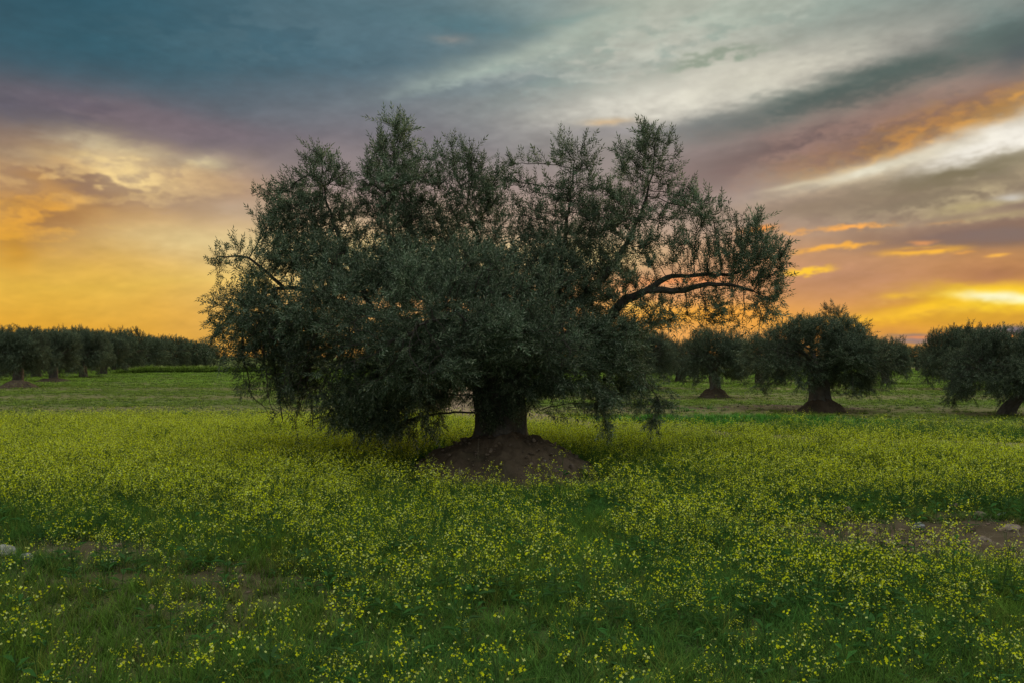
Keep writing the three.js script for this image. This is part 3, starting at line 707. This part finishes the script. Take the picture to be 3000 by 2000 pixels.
{
  const fresh = new Set([...proto, ...far]), take = (t) => (fresh.delete(t) ? t : t.clone());
  // right of the old tree
  const [bx, bz] = spot(1884, 945);
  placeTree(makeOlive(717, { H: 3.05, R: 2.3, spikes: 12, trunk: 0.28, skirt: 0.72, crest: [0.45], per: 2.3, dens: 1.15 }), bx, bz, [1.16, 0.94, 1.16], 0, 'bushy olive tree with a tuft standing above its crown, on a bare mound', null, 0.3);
  tag(mound(bx, bz + 0.1, 0.85, 0.8, 0.48, 31, 0), 'brown earth mound under the bushy olive tree with the tuft on top', 'mound');
  const [cx, cz] = spot(2312, 952);
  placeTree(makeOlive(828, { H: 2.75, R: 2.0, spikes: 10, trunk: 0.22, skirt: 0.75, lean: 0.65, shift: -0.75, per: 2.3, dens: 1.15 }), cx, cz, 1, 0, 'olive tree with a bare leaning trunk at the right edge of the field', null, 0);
  const [ax, az] = spot(1640, 913);
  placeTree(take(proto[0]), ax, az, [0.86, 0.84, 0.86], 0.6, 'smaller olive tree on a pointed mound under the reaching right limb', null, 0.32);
  tag(mound(ax, az, 0.8, 0.8, 0.5, 47), 'pointed brown mound of the smaller olive under the reaching limb', 'mound');
  const [dx, dz] = spot(1475, 893);
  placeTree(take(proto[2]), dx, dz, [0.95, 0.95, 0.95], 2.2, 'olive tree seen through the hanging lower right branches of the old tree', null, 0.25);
  tag(mound(dx, dz, 0.9, 0.8, 0.4, 53), 'low mound of the olive seen through the hanging branches', 'mound');
  const R = [
    [proto[1], 2035, 878, [0.85, 0.92, 0.85], 1.1, 'dark olive tree half hidden behind the right side of the tufted olive'],
    [proto[2], 2195, 893, [0.86, 1.08, 0.86], 4.0, 'taller olive tree rising behind the olive with the leaning trunk'],
    [proto[1], 2345, 885, [0.9, 0.9, 0.9], 2.0, 'olive tree behind the leaning trunk at the right edge'],
    [proto[0], 1745, 880, [0.92, 0.94, 0.92], 3.3, 'olive tree in the gap between the pointed mound and the tufted olive'],
    [proto[2], 1560, 876, [0.95, 0.95, 0.95], 5.2, 'olive tree behind and left of the pointed mound'],
    [far[0], 2108, 851, 0.95, 1, 'small far olive tree in the gap left of the leaning olive'],
    [far[1], 2150, 848, 1, 2.5, 'distant olive crown just right of the far gap'],
    [far[1], 2075, 846, 1, 3.5, 'distant olive crown just left of the far gap'],
    [far[0], 1920, 850, 1.1, 2, 'distant olive tree straight behind the tufted olive'],
    [far[1], 1810, 852, 1.1, 4, 'distant olive tree low behind the left side of the tufted olive'],
    [far[0], 1690, 853, 1.1, 5, 'distant olive tree in the background right of the pointed mound'],
    [far[1], 1410, 860, 1.05, 0.4, 'distant olive tree behind the lower right foliage of the old tree'],
    [far[0], 2260, 850, 1.1, 0.9, 'distant olive tree behind the trees at the right edge'],
  ];
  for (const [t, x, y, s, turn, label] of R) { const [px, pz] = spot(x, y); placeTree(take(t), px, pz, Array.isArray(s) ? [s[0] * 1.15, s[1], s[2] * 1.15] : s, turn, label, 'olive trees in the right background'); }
  // the grove at the left: px, base y, scale, label
  const Lf = [
    [proto[1], 42, 888, [1.0, 1.04, 1.0], 0.3, 'nearest olive tree of the left grove, on a dark mound', 0.3],
    [proto[0], 122, 876, [1.22, 1.25, 1.22], 2.6, 'second olive tree of the left grove, counted from the left edge', 0.15],
    [proto[2], 190, 865, [1.36, 1.42, 1.36], 1.7, 'third olive tree of the left grove, counted from the left edge', 0],
    [proto[1], 238, 858.5, [1.34, 1.34, 1.34], 4.4, 'fourth olive tree of the left grove, last one with its trunk in sight', 0],
    [far[0], 288, 854, 1.5, 0.2, 'olive tree of the left grove at the near end of the grassy bank', 0],
    [far[1], 325, 850, 1.55, 1.5, 'first olive tree behind the grassy bank from the left', 0],
    [far[0], 358, 848, 1.6, 2.9, 'second olive tree behind the grassy bank from the left', 0],
    [far[1], 390, 846.5, 1.58, 4.1, 'third olive tree behind the grassy bank from the left', 0],
    [far[0], 420, 845.5, 1.55, 5.3, 'fourth olive tree behind the grassy bank from the left', 0],
    [far[1], 448, 845, 1.42, 0.8, 'fifth olive tree behind the grassy bank, near the old tree', 0],
    [far[0], 474, 844.5, 1.2, 2, 'last low olive tree behind the bank, beside the old tree', 0],
    [far[1], -12, 873, 1.25, 2.4, 'olive tree cut by the left edge behind the dark mound', 0],
    [far[0], 82, 864, 1.5, 3.2, 'olive crown filling in between the first and second grove trees', 0],
    [far[1], 158, 856, 1.62, 5, 'olive crown filling in between the second and third grove trees', 0],
    [far[0], 25, 857, 1.62, 1.2, 'olive crown at the back of the grove near the left edge', 0],
    [far[1], 215, 850, 1.75, 0.5, 'olive crown at the back between the third and fourth grove trees', 0],
    [far[0], 265, 848, 1.75, 3.9, 'olive crown at the back behind the fourth grove tree', 0],
  ];
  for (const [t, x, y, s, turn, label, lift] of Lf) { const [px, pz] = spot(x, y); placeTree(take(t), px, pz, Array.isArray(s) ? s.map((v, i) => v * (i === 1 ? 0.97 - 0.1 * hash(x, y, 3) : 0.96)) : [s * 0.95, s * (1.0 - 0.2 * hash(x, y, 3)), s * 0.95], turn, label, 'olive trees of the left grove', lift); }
  let p = spot(42, 890); tag(mound(p[0], p[1], 1.3, 1.0, 0.5, 61), 'dark earth mound of the nearest olive in the left grove', 'mound');
  p = spot(122, 877); tag(mound(p[0], p[1], 1.5, 1.1, 0.35, 67), 'dark earth mound of the second olive in the left grove', 'mound');
}
{   // grassy bank in front of the far end of the grove
  const pos = [], col = [], uv = [], idx = [], n = 90, m = 12, a = onGround(285, 856), b = onGround(700, 853);
  for (let i = 0; i <= n; i++) for (let j = 0; j <= m; j++) {
    const t = i / n, c = j / m, p = a.clone().lerp(b, t), h = 0.5 * Math.pow(Math.sin(c * Math.PI), 0.8) * smoothstep(t, 0, 0.12) * (1 - smoothstep(t, 0.85, 1)) * (1 + 1.3 * fbm(t * 14, c * 3, 5, 4));
    pos.push(p.x, height(p.x, p.z) + h - 0.05, p.z + 2.5 - c * 5); col.push(...mix([0.06, 0.09, 0.028], [0.08, 0.075, 0.035], clamp(0.4 + fbm(t * 40, c * 4, 8, 3), 0, 1))); uv.push(t * 40, c * 4);
  }
  for (let i = 0; i < n; i++) for (let j = 0; j < m; j++) { const q = i * (m + 1) + j; idx.push(q, q + m + 1, q + 1, q + 1, q + m + 1, q + m + 2); }
  const o = new THREE.Mesh(geometry(pos, idx, col, uv), M.soil); o.name = 'earth_bank'; o.userData = { kind: 'structure', label: 'low grassy bank along the far end of the left grove' }; scene.add(shade(o));
}
{   // dirt track
  const pts = new THREE.CatmullRomCurve3(TRACK.map(([x, z]) => V(x, 0, z))).getSpacedPoints(160), pos = [], col = [], uv = [], idx = [], m = 14;
  pts.forEach((p, i) => {
    const t = pts[Math.min(i + 1, 160)].clone().sub(pts[Math.max(i - 1, 0)]).normalize(), s = V(-t.z, 0, t.x);
    for (let j = 0; j <= m; j++) {
      const c = j / m * 2 - 1, w = 1.5 + 0.3 * fbm(i * 0.2, c, 15, 3), q = p.clone().addScaledVector(s, c * w), rut = -0.03 * Math.exp(-(((Math.abs(c) - 0.5) / 0.16) ** 2));
      pos.push(q.x, height(q.x, q.z) + (Math.abs(c) > 0.99 ? -0.05 : 0.03 + rut), q.z);
      col.push(...mix(COL.track, mix(COL.straw, COL.soil, 0.5), clamp(0.75 * Math.exp(-((c / 0.2) ** 2)) + fbm(q.x, q.z, 8, 4) * 0.9 + Math.max(0, Math.abs(c) - 0.75) * 2, 0, 1))); uv.push(q.x, q.z);
    }
  });
  for (let i = 0; i < 160; i++) for (let j = 0; j < m; j++) { const q = i * (m + 1) + j; idx.push(q, q + 1, q + m + 1, q + 1, q + m + 2, q + m + 1); }
  const o = new THREE.Mesh(geometry(pos, idx, col, uv), M.soil); o.name = 'dirt_track'; o.userData = { kind: 'structure', label: 'pale dirt track curving behind the old tree' }; scene.add(shade(o));
}

// ---------------------------------------------------------------- grass and flowers
function tuft(seed, blades, spread, bend, wid, base, tip) {   // about 1 high
  const r = rng(seed), pos = [], col = [], idx = [];
  for (let b = 0; b < blades; b++) {
    const a = r() * 6.283, d = Math.sqrt(r()) * spread, x = Math.cos(a) * d, z = Math.sin(a) * d, yaw = r() * 6.283, h = 0.55 + 0.55 * r(), lean = bend * (0.3 + r()), w = wid * (0.7 + 0.6 * r()), o = pos.length / 3, k = 0.45 + 1.1 * r() ** 1.5;
    for (let i = 0; i <= 3; i++) {
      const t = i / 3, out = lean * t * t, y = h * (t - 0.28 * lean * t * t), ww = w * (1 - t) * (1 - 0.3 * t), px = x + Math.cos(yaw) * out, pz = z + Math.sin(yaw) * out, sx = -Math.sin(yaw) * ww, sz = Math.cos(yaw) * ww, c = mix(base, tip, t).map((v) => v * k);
      if (i < 3) { pos.push(px + sx, y, pz + sz, px - sx, y, pz - sz); col.push(...c, ...c); } else { pos.push(px, y, pz); col.push(...c); }
    }
    idx.push(o, o + 1, o + 2, o + 1, o + 3, o + 2, o + 2, o + 3, o + 4, o + 3, o + 5, o + 4, o + 4, o + 5, o + 6);
  }
  return geometry(pos, idx, col);
}
function mustard(seed, heads, flowersPerHead) {   // metres: a branching stalk with loose heads of four-petalled flowers
  const r = rng(seed), pos = [], col = [], idx = [];
  const rod = (a, b, r0, r1, c) => { const o = pos.length / 3; for (let k = 0; k < 3; k++) { const t = (k * Math.PI * 2) / 3; pos.push(a.x + Math.cos(t) * r0, a.y, a.z + Math.sin(t) * r0, b.x + Math.cos(t) * r1, b.y, b.z + Math.sin(t) * r1); col.push(...c, ...c); } for (let k = 0; k < 3; k++) { const p = o + k * 2, q = o + ((k + 1) % 3) * 2; idx.push(p, p + 1, q, q, p + 1, q + 1); } };
  const quad = (pts, c) => { const o = pos.length / 3; for (const p of pts) { pos.push(p.x, p.y, p.z); col.push(...c); } idx.push(o, o + 1, o + 2, o, o + 2, o + 3); };
  const green = [0.08, 0.15, 0.04], H = 0.4 + 0.1 * r(), top = V((r() - 0.5) * 0.08, H, (r() - 0.5) * 0.08);
  rod(V(0, 0, 0), top, 0.0035, 0.0018, green);
  for (let k = 0; k < 7; k++) {   // ragged leaves low on the stalk
    const y = 0.03 + 0.2 * r(), a = r() * 6.283, l = 0.07 + 0.07 * r(), d = V(Math.cos(a), 0.5, Math.sin(a)), s = V(-Math.sin(a), 0, Math.cos(a)), p = top.clone().multiplyScalar(y / H);
    quad([p, p.clone().addScaledVector(d, l * 0.55).addScaledVector(s, l * 0.16), p.clone().addScaledVector(d, l).add(V(0, -l * 0.25, 0)), p.clone().addScaledVector(d, l * 0.55).addScaledVector(s, -l * 0.16)], [0.06, 0.12 + 0.05 * r(), 0.035]);
  }
  for (let h = 0; h < heads; h++) {
    const t = h === 0 ? 1 : 0.4 + 0.5 * r(), from = top.clone().multiplyScalar(t), a = h * 2.4 + r(), len = h === 0 ? 0.05 : 0.1 + 0.13 * r(), tip = from.clone().add(V(Math.cos(a) * len * 0.6, len, Math.sin(a) * len * 0.6));
    rod(from, tip, 0.0016, 0.001, green);
    const n = Math.round(flowersPerHead * (0.5 + r()));
    for (let f = 0; f < n; f++) {
      const b = r() * 6.283, up = 0.3 + 0.9 * r(), nrm = V(Math.cos(b), up, Math.sin(b)).normalize(), c = tip.clone().add(V(Math.cos(b) * 0.024 * (0.4 + r()), -0.06 + 0.07 * r(), Math.sin(b) * 0.024 * (0.4 + r()))), e1 = V(-nrm.z, 0, nrm.x).normalize(), e2 = V().crossVectors(nrm, e1), turn = r() * 1.57, size = 0.0066 * (0.75 + 0.5 * r());
      const pale = r() < 0.25, tone = pale ? [0.78, 0.84, 0.25] : [0.76, 0.8, 0.012];
      for (let p = 0; p < 4; p++) {
        const q = turn + p * 1.571, d = e1.clone().multiplyScalar(Math.cos(q)).addScaledVector(e2, Math.sin(q)), s = V().crossVectors(nrm, d), mid = c.clone().addScaledVector(d, size * 0.7).addScaledVector(nrm, size * 0.12);
        quad([c, mid.clone().addScaledVector(s, size * 0.42), c.clone().addScaledVector(d, size * 1.15), mid.clone().addScaledVector(s, -size * 0.42)], tone);
      }
    }
  }
  return flat(geometry(pos, idx, col).toNonIndexed());
}
function scatter(name, label, geos, material, tries, d0, d1, seed, place, group) {   // place(x, z, rand) gives [height scale, width scale, [r, g, b], lift, lean] or nothing
  const rand = rng(seed), sets = geos.map(() => []);
  for (let i = 0; i < tries; i++) {
    const d = Math.sqrt(lerp(d0 * d0, d1 * d1, rand())), x = (rand() * 2 - 1) * (d * 0.66 + 1.2), z = -d, got = place(x, z, rand);
    if (got) sets[Math.floor(rand() * geos.length)].push([x, z, rand() * 6.283, ...got]);
  }
  const root = new THREE.Group(); root.name = name; tag(root, label, name.replace(/_/g, ' '), group, 'stuff');
  const c = new THREE.Color(), E = new THREE.Euler();
  sets.forEach((s, k) => {
    if (!s.length) return;
    const m = new THREE.InstancedMesh(geos[k], material, s.length);
    s.forEach(([x, z, turn, hs, ws, rgb, lift = 0, lean = 0.12], i) => { Q.setFromEuler(E.set((rand() - 0.5) * 2 * lean, turn, (rand() - 0.5) * 2 * lean)); m.setMatrixAt(i, MX.compose(V(x, height(x, z) + lift - 0.01, z), Q, V(ws, hs, ws))); m.setColorAt(i, c.setRGB(...rgb)); });
    m.name = name; m.userData.kind = 'stuff'; root.add(m);
  });
  scene.add(shade(root));
  console.log(name, sets.map((s) => s.length).join(' '));
}
const onMound = (x, z) => Math.hypot((x - HERO.x + 0.1) / 1.5, (z - HERO.z - 0.15) / 1.5);
const G0 = [0.025, 0.055, 0.012], G1 = [0.165, 0.3, 0.055];  // blade bases coloured darker to stand for the shadows between blades
const tall = [tuft(1, 20, 0.16, 0.55, 0.011, G0, G1), tuft(2, 22, 0.2, 0.75, 0.01, G0, G1), tuft(3, 18, 0.14, 0.4, 0.009, G0, G1)];
const short = [tuft(4, 22, 0.42, 0.8, 0.03, G0, G1), tuft(5, 20, 0.5, 0.6, 0.026, G0, G1)];
const grassTint = (x, z, r) => {
  const a = clamp(0.5 + 1.3 * fbm(x * 0.45, z * 0.45, 501, 3), 0, 1), k = 0.8 + 0.4 * r();
  return mix([0.72, 0.95, 0.95], [1.15, 1.1, 0.7], a).map((v) => v * k);
};
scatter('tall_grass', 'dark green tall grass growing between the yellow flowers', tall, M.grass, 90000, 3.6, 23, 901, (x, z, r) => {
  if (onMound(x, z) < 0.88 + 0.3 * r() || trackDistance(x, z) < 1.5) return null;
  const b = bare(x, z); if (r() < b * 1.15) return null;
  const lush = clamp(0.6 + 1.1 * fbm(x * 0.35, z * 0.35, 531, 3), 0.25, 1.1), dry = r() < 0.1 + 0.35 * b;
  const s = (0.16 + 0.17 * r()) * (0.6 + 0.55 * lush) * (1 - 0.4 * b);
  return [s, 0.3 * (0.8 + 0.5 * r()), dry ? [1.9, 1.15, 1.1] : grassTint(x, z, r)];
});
scatter('mustard_flowers', 'yellow wild mustard flowers covering the field in front of and around the old tree', [mustard(31, 9, 6), mustard(32, 11, 5), mustard(33, 8, 7), mustard(34, 10, 4)], M.flower, 80000, 3.4, 25.5, 902, (x, z, r) => {
  if (onMound(x, z) < 1.0) return null;
  if (r() > flowering(x, z) * (0.46 + 0.16 * smoothstep(-z, 8, 14))) return null;
  const k = 0.85 + 0.3 * r(), s = 0.48 + 0.6 * r() ** 1.6;
  return [s, s * (1  + 0.3 * r()), [k, k, k], 0, 0.16];
});
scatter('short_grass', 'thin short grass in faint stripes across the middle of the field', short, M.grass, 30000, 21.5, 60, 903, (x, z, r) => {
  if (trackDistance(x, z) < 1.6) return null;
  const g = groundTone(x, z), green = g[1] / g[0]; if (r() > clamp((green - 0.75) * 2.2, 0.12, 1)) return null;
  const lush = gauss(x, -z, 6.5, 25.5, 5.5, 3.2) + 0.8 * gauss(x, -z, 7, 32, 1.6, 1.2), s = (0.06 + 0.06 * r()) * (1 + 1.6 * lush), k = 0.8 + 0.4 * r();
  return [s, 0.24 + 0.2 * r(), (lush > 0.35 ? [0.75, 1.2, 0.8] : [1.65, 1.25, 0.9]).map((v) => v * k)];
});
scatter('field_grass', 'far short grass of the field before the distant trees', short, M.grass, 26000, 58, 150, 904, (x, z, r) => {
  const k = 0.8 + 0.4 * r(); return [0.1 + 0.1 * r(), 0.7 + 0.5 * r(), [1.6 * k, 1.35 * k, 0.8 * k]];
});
scatter('bank_grass', 'rough dark grass on the low bank at the end of the left grove', short, M.grass, 60000, 100, 128, 908, (x, z, r) => {
  const a = onGround(285, 856), b = onGround(700, 853), t = (x - a.x) / (b.x - a.x), c = (z - lerp(a.z, b.z, t)) / 5 + 0.5; if (t < 0 || t > 1 || c < 0.05 || c > 0.95) return null;
  const k = 0.6 + 0.5 * r(); return [0.25 + 0.6 * r() ** 3, 0.9 + 0.6 * r(), [1.5 * k, 1.2 * k, 0.9 * k], 0.42 * Math.pow(Math.sin((1 - c) * Math.PI), 0.8) * smoothstep(t, 0, 0.12) * (1 - smoothstep(t, 0.85, 1))];
});
scatter('field_flowers', 'scattered small yellow flowers in the far grass', [mustard(41, 4, 6)], M.flower, 5200, 21.5, 75, 905, (x, z, r) => {
  if (trackDistance(x, z) < 1.6 || r() > 0.35 + 1.2 * fbm(x * 0.15, z * 0.4, 88, 3)) return null;
  const s = 0.35 + 0.3 * r(); return [s, s * 1.3, [0.9, 0.9, 0.9]];
});
const clodGeo = [1, 2, 3].map((s) => { const g = new THREE.IcosahedronGeometry(1, 2), p = g.attributes.position; for (let i = 0; i < p.count; i++) { const v = V().fromBufferAttribute(p, i), k = 1 + 0.45 * fbm(v.x * 1.6 + s * 9, v.y * 1.6 + v.z * 1.9, s, 3); p.setXYZ(i, v.x * k, v.y * k * 0.65, v.z * k); } g.setAttribute('color', new THREE.Float32BufferAttribute(new Float32Array(p.count * 3).fill(1), 3)); g.computeVertexNormals(); return g; });
scatter('soil_clods', 'loose reddish brown clods lying on the bare patches of earth', clodGeo, M.stone, 90000, 5, 36, 906, (x, z, r) => {
  const b = bare(x, z), m = onMound(x, z); if (m < 0.9 || r() > b * 0.5 * b + (m < 1.3 ? 0.1 : 0)) return null;
  const s = (0.007 + 0.034 * r() ** 3), k = 0.7 + 0.6 * r(); return [s, s * (0.9 + 0.6 * r()), [0.19 * k, 0.125 * k, 0.085 * k], s * 0.3, 0.6];
});
scatter('mound_clods', 'small clods and pebbles lying on the big earth mound', clodGeo, M.stone, 9000, 12.5, 17.5, 909, (x, z, r) => {
  const m = onMound(x, z); if (m > 1.12) return null;
  const s = 0.006 + 0.026 * r() ** 3, k = 0.6 + 0.8 * r(), t = Math.hypot((x - HERO.x + 0.1 * m * m) / 1.75, (z - HERO.z - 0.15) / 1.65); return [s, s * (0.9 + 0.6 * r()), [0.2 * k, 0.145 * k, 0.1 * k], 0.68 * Math.pow(Math.cos(Math.min(1, t) * Math.PI / 2), 0.95) + 0.012, 0.8];
});
scatter('dry_grass', 'pale dry grass tufts on the bare patches', [tuft(7, 16, 0.3, 1.3, 0.007, [0.2, 0.17, 0.11], [0.4, 0.35, 0.24])], M.grass, 1500, 4.5, 16, 907, (x, z, r) => {
  const b = bare(x, z); if (onMound(x, z) < 1.05 || r() > b * 0.5 + 0.03) return null;
  const k = 0.7 + 0.5 * r(); return [0.08 + 0.1 * r(), 0.2 + 0.14 * r(), [k, k, k]];
});

// ---------------------------------------------------------------- stones, sticks and litter
function stone(x, y, width, flatness, tone, seed, label, depth, category = 'stone') {
  const g = new THREE.IcosahedronGeometry(1, 4), p = g.attributes.position, col = [];
  for (let i = 0; i < p.count; i++) {
    const v = V().fromBufferAttribute(p, i); let k = 1 + 0.5 * fbm(v.x * 1.1 + seed, v.y * 1.1 + v.z * 1.3, seed, 3) + 0.12 * fbm(v.x * 5 + seed, v.y * 5 + v.z * 5, seed, 3);
    v.multiplyScalar(k); for (const q of [V(0.5, 0.8, 0.2), V(-0.7, 0.5, 0.4), V(0.1, 0.4, 0.9), V(0.8, -0.1, 0.5)]) { q.applyAxisAngle(Y, seed).normalize(); const e = v.dot(q) - 0.72; if (e > 0) v.addScaledVector(q, -e * 0.8); }
    p.setXYZ(i, v.x, v.y * flatness, v.z * 0.8); const t = 0.85 + 0.4 * fbm(v.x * 3, v.y * 3 + v.z * 3, seed + 5, 3); col.push(tone[0] * t, tone[1] * t, tone[2] * t);
  }
  g.setAttribute('color', new THREE.Float32BufferAttribute(col, 3)); g.computeVertexNormals();
  const o = new THREE.Mesh(g, M.stone), w = depth ? at(x, y, depth) : onGround(x, y), s = ((width / F) * -w.z) / 2; o.name = numbered(category === 'stone' ? 'stone' : 'earth_clod');
  o.scale.setScalar(s); o.position.set(w.x, (depth ? w.y : height(w.x, w.z)) + s * flatness * 0.35, w.z); o.rotation.y = seed * 1.7; scene.add(shade(tag(o, label, category))); return o;
}
const pale = [0.33, 0.315, 0.28], gray = [0.25, 0.25, 0.24], tan = [0.27, 0.2, 0.145];
stone(14, 1278, 70, 0.55, pale, 3, 'long pale rock at the left edge of the field');
stone(60, 1286, 30, 0.85, pale, 4, 'round pale stone just right of the long rock at the left edge');
stone(262, 1296, 28, 0.8, pale, 5, 'pale pointed stone alone in the dark grass at lower left');
stone(440, 1236, 34, 0.5, tan, 6, 'flat tan stone between flowers, above the pointed stone at left');
stone(1668, 1136, 28, 0.75, gray, 7, 'grey stone in the grass right of and in front of the mound');
stone(1724, 1142, 26, 0.6, gray, 17, 'smaller grey stone just right of the grey one before the mound');
stone(1945, 1175, 32, 0.7, tan, 8, 'tan stone among flowers left of the reddish bare patch');
stone(2106, 1210, 26, 0.8, gray, 9, 'grey upright stone at the left side of the reddish bare patch');
stone(2040, 1245, 30, 0.55, tan, 10, 'flat tan stone below and left of the grey upright stone');
stone(1996, 1222, 26, 0.6, tan, 11, 'low tan stone in flowers midway to the reddish bare patch');
stone(2132, 1244, 26, 0.6, tan, 12, 'tan stone straight under the grey upright stone');
stone(2318, 1218, 46, 0.5, tan, 13, 'largest tan clod on the reddish bare patch at the right edge', null, 'clod');
stone(2262, 1244, 30, 0.5, tan, 14, 'low clod at the bottom of the reddish bare patch', null, 'clod');
stone(2190, 1167, 30, 0.7, tan, 15, 'rounded clod at the top of the reddish bare patch', null, 'clod');
stone(2248, 1186, 26, 0.7, tan, 16, 'crumbly clod in the middle of the reddish bare patch', null, 'clod');
stone(1135, 1014, 22, 0.35, [0.3, 0.26, 0.2], 21, 'thin flat slab of stone beside the trunk on the mound', 14.75);
stone(1172, 1045, 13, 0.8, [0.34, 0.3, 0.25], 22, 'upper small stone in the middle of the mound', 14.08);
stone(1169, 1061, 17, 0.7, [0.36, 0.32, 0.27], 23, 'pale stone over the dark hole in the mound', 13.95);
stone(1205, 1079, 22, 0.55, [0.33, 0.29, 0.23], 24, 'broad stone low on the front of the mound', 13.8);
stone(1250, 1058, 10, 0.7, [0.3, 0.25, 0.2], 25, 'tiny stone on the right half of the mound', 13.98);
function stick(points, r, label, tone, name = 'dead_stick') {
  const path = spline(points, 0.05), o = new THREE.Mesh(tube(path, path.map((_, i) => r * (1 - 0.6 * (i / path.length))), 5, 0.3, rng(9)), tone); o.name = numbered(name); scene.add(shade(tag(o, label, 'stick')));
}
stick([at(1452, 1072, 15.2), at(1438, 1044, 15.25), at(1418, 1020, 15.3)], 0.012, 'dark bare stick leaning in the grass right of the mound', M.bark);
stick([at(2247, 1180, 10.9), at(2240, 1170, 10.95), at(2236, 1160, 11)], 0.009, 'short dark twig standing on the top of the reddish bare patch', M.bark);
stick([at(2272, 1182, 10.8), at(2285, 1170, 10.85), at(2297, 1158, 10.9)], 0.009, 'dark twig leaning right beside the blue scrap', M.bark);
const straw = new THREE.MeshStandardMaterial({ name: 'straw', color: new THREE.Color().setRGB(0.3, 0.26, 0.18), roughness: 1 });
stick([at(1055, 1108, 13.2), at(1056, 1090, 13.2), at(1055, 1072, 13.22)], 0.008, 'pale dry stalk standing at the left foot of the mound', straw, 'dry_stalk');
stick([at(1100, 1075, 13.9), at(1098, 1040, 13.92), at(1099, 1012, 13.95)], 0.004, 'thin tall dry stalk in front of the mound, left of the trunk', straw, 'dry_stalk');
{
  const g = new THREE.BoxGeometry(0.1, 0.006, 0.05, 12, 1, 8), p = g.attributes.position, col = [];
  for (let i = 0; i < p.count; i++) { const x = p.getX(i), z = p.getZ(i); p.setXYZ(i, x + 0.006 * noise(z * 60, x * 40, 3), p.getY(i) + 0.018 * noise(x * 45, z * 50, 1) + 0.25 * z * z * 20 * 0.05, z * (0.6 + 0.4 * Math.cos(x * 22)) + 0.006 * noise(x * 60, 2, 4)); col.push(...(x < -0.032 || x > 0.042 ? [0.75, 0.75, 0.74] : [0.22, 0.5, 0.68])); }
  g.setAttribute('color', new THREE.Float32BufferAttribute(col, 3)); g.computeVertexNormals();
  const o = new THREE.Mesh(g, new THREE.MeshStandardMaterial({ name: 'wrapper film', vertexColors: true, roughness: 0.4 })); o.name = 'wrapper'; const w = onGround(2298, 1186); o.position.set(w.x, height(w.x, w.z) + 0.035, w.z); o.rotation.set(0.35, 0.5, 0.15); scene.add(shade(tag(o, 'light blue crumpled wrapper with white ends on bare earth', 'litter')));
}

renderer.render(scene, camera);
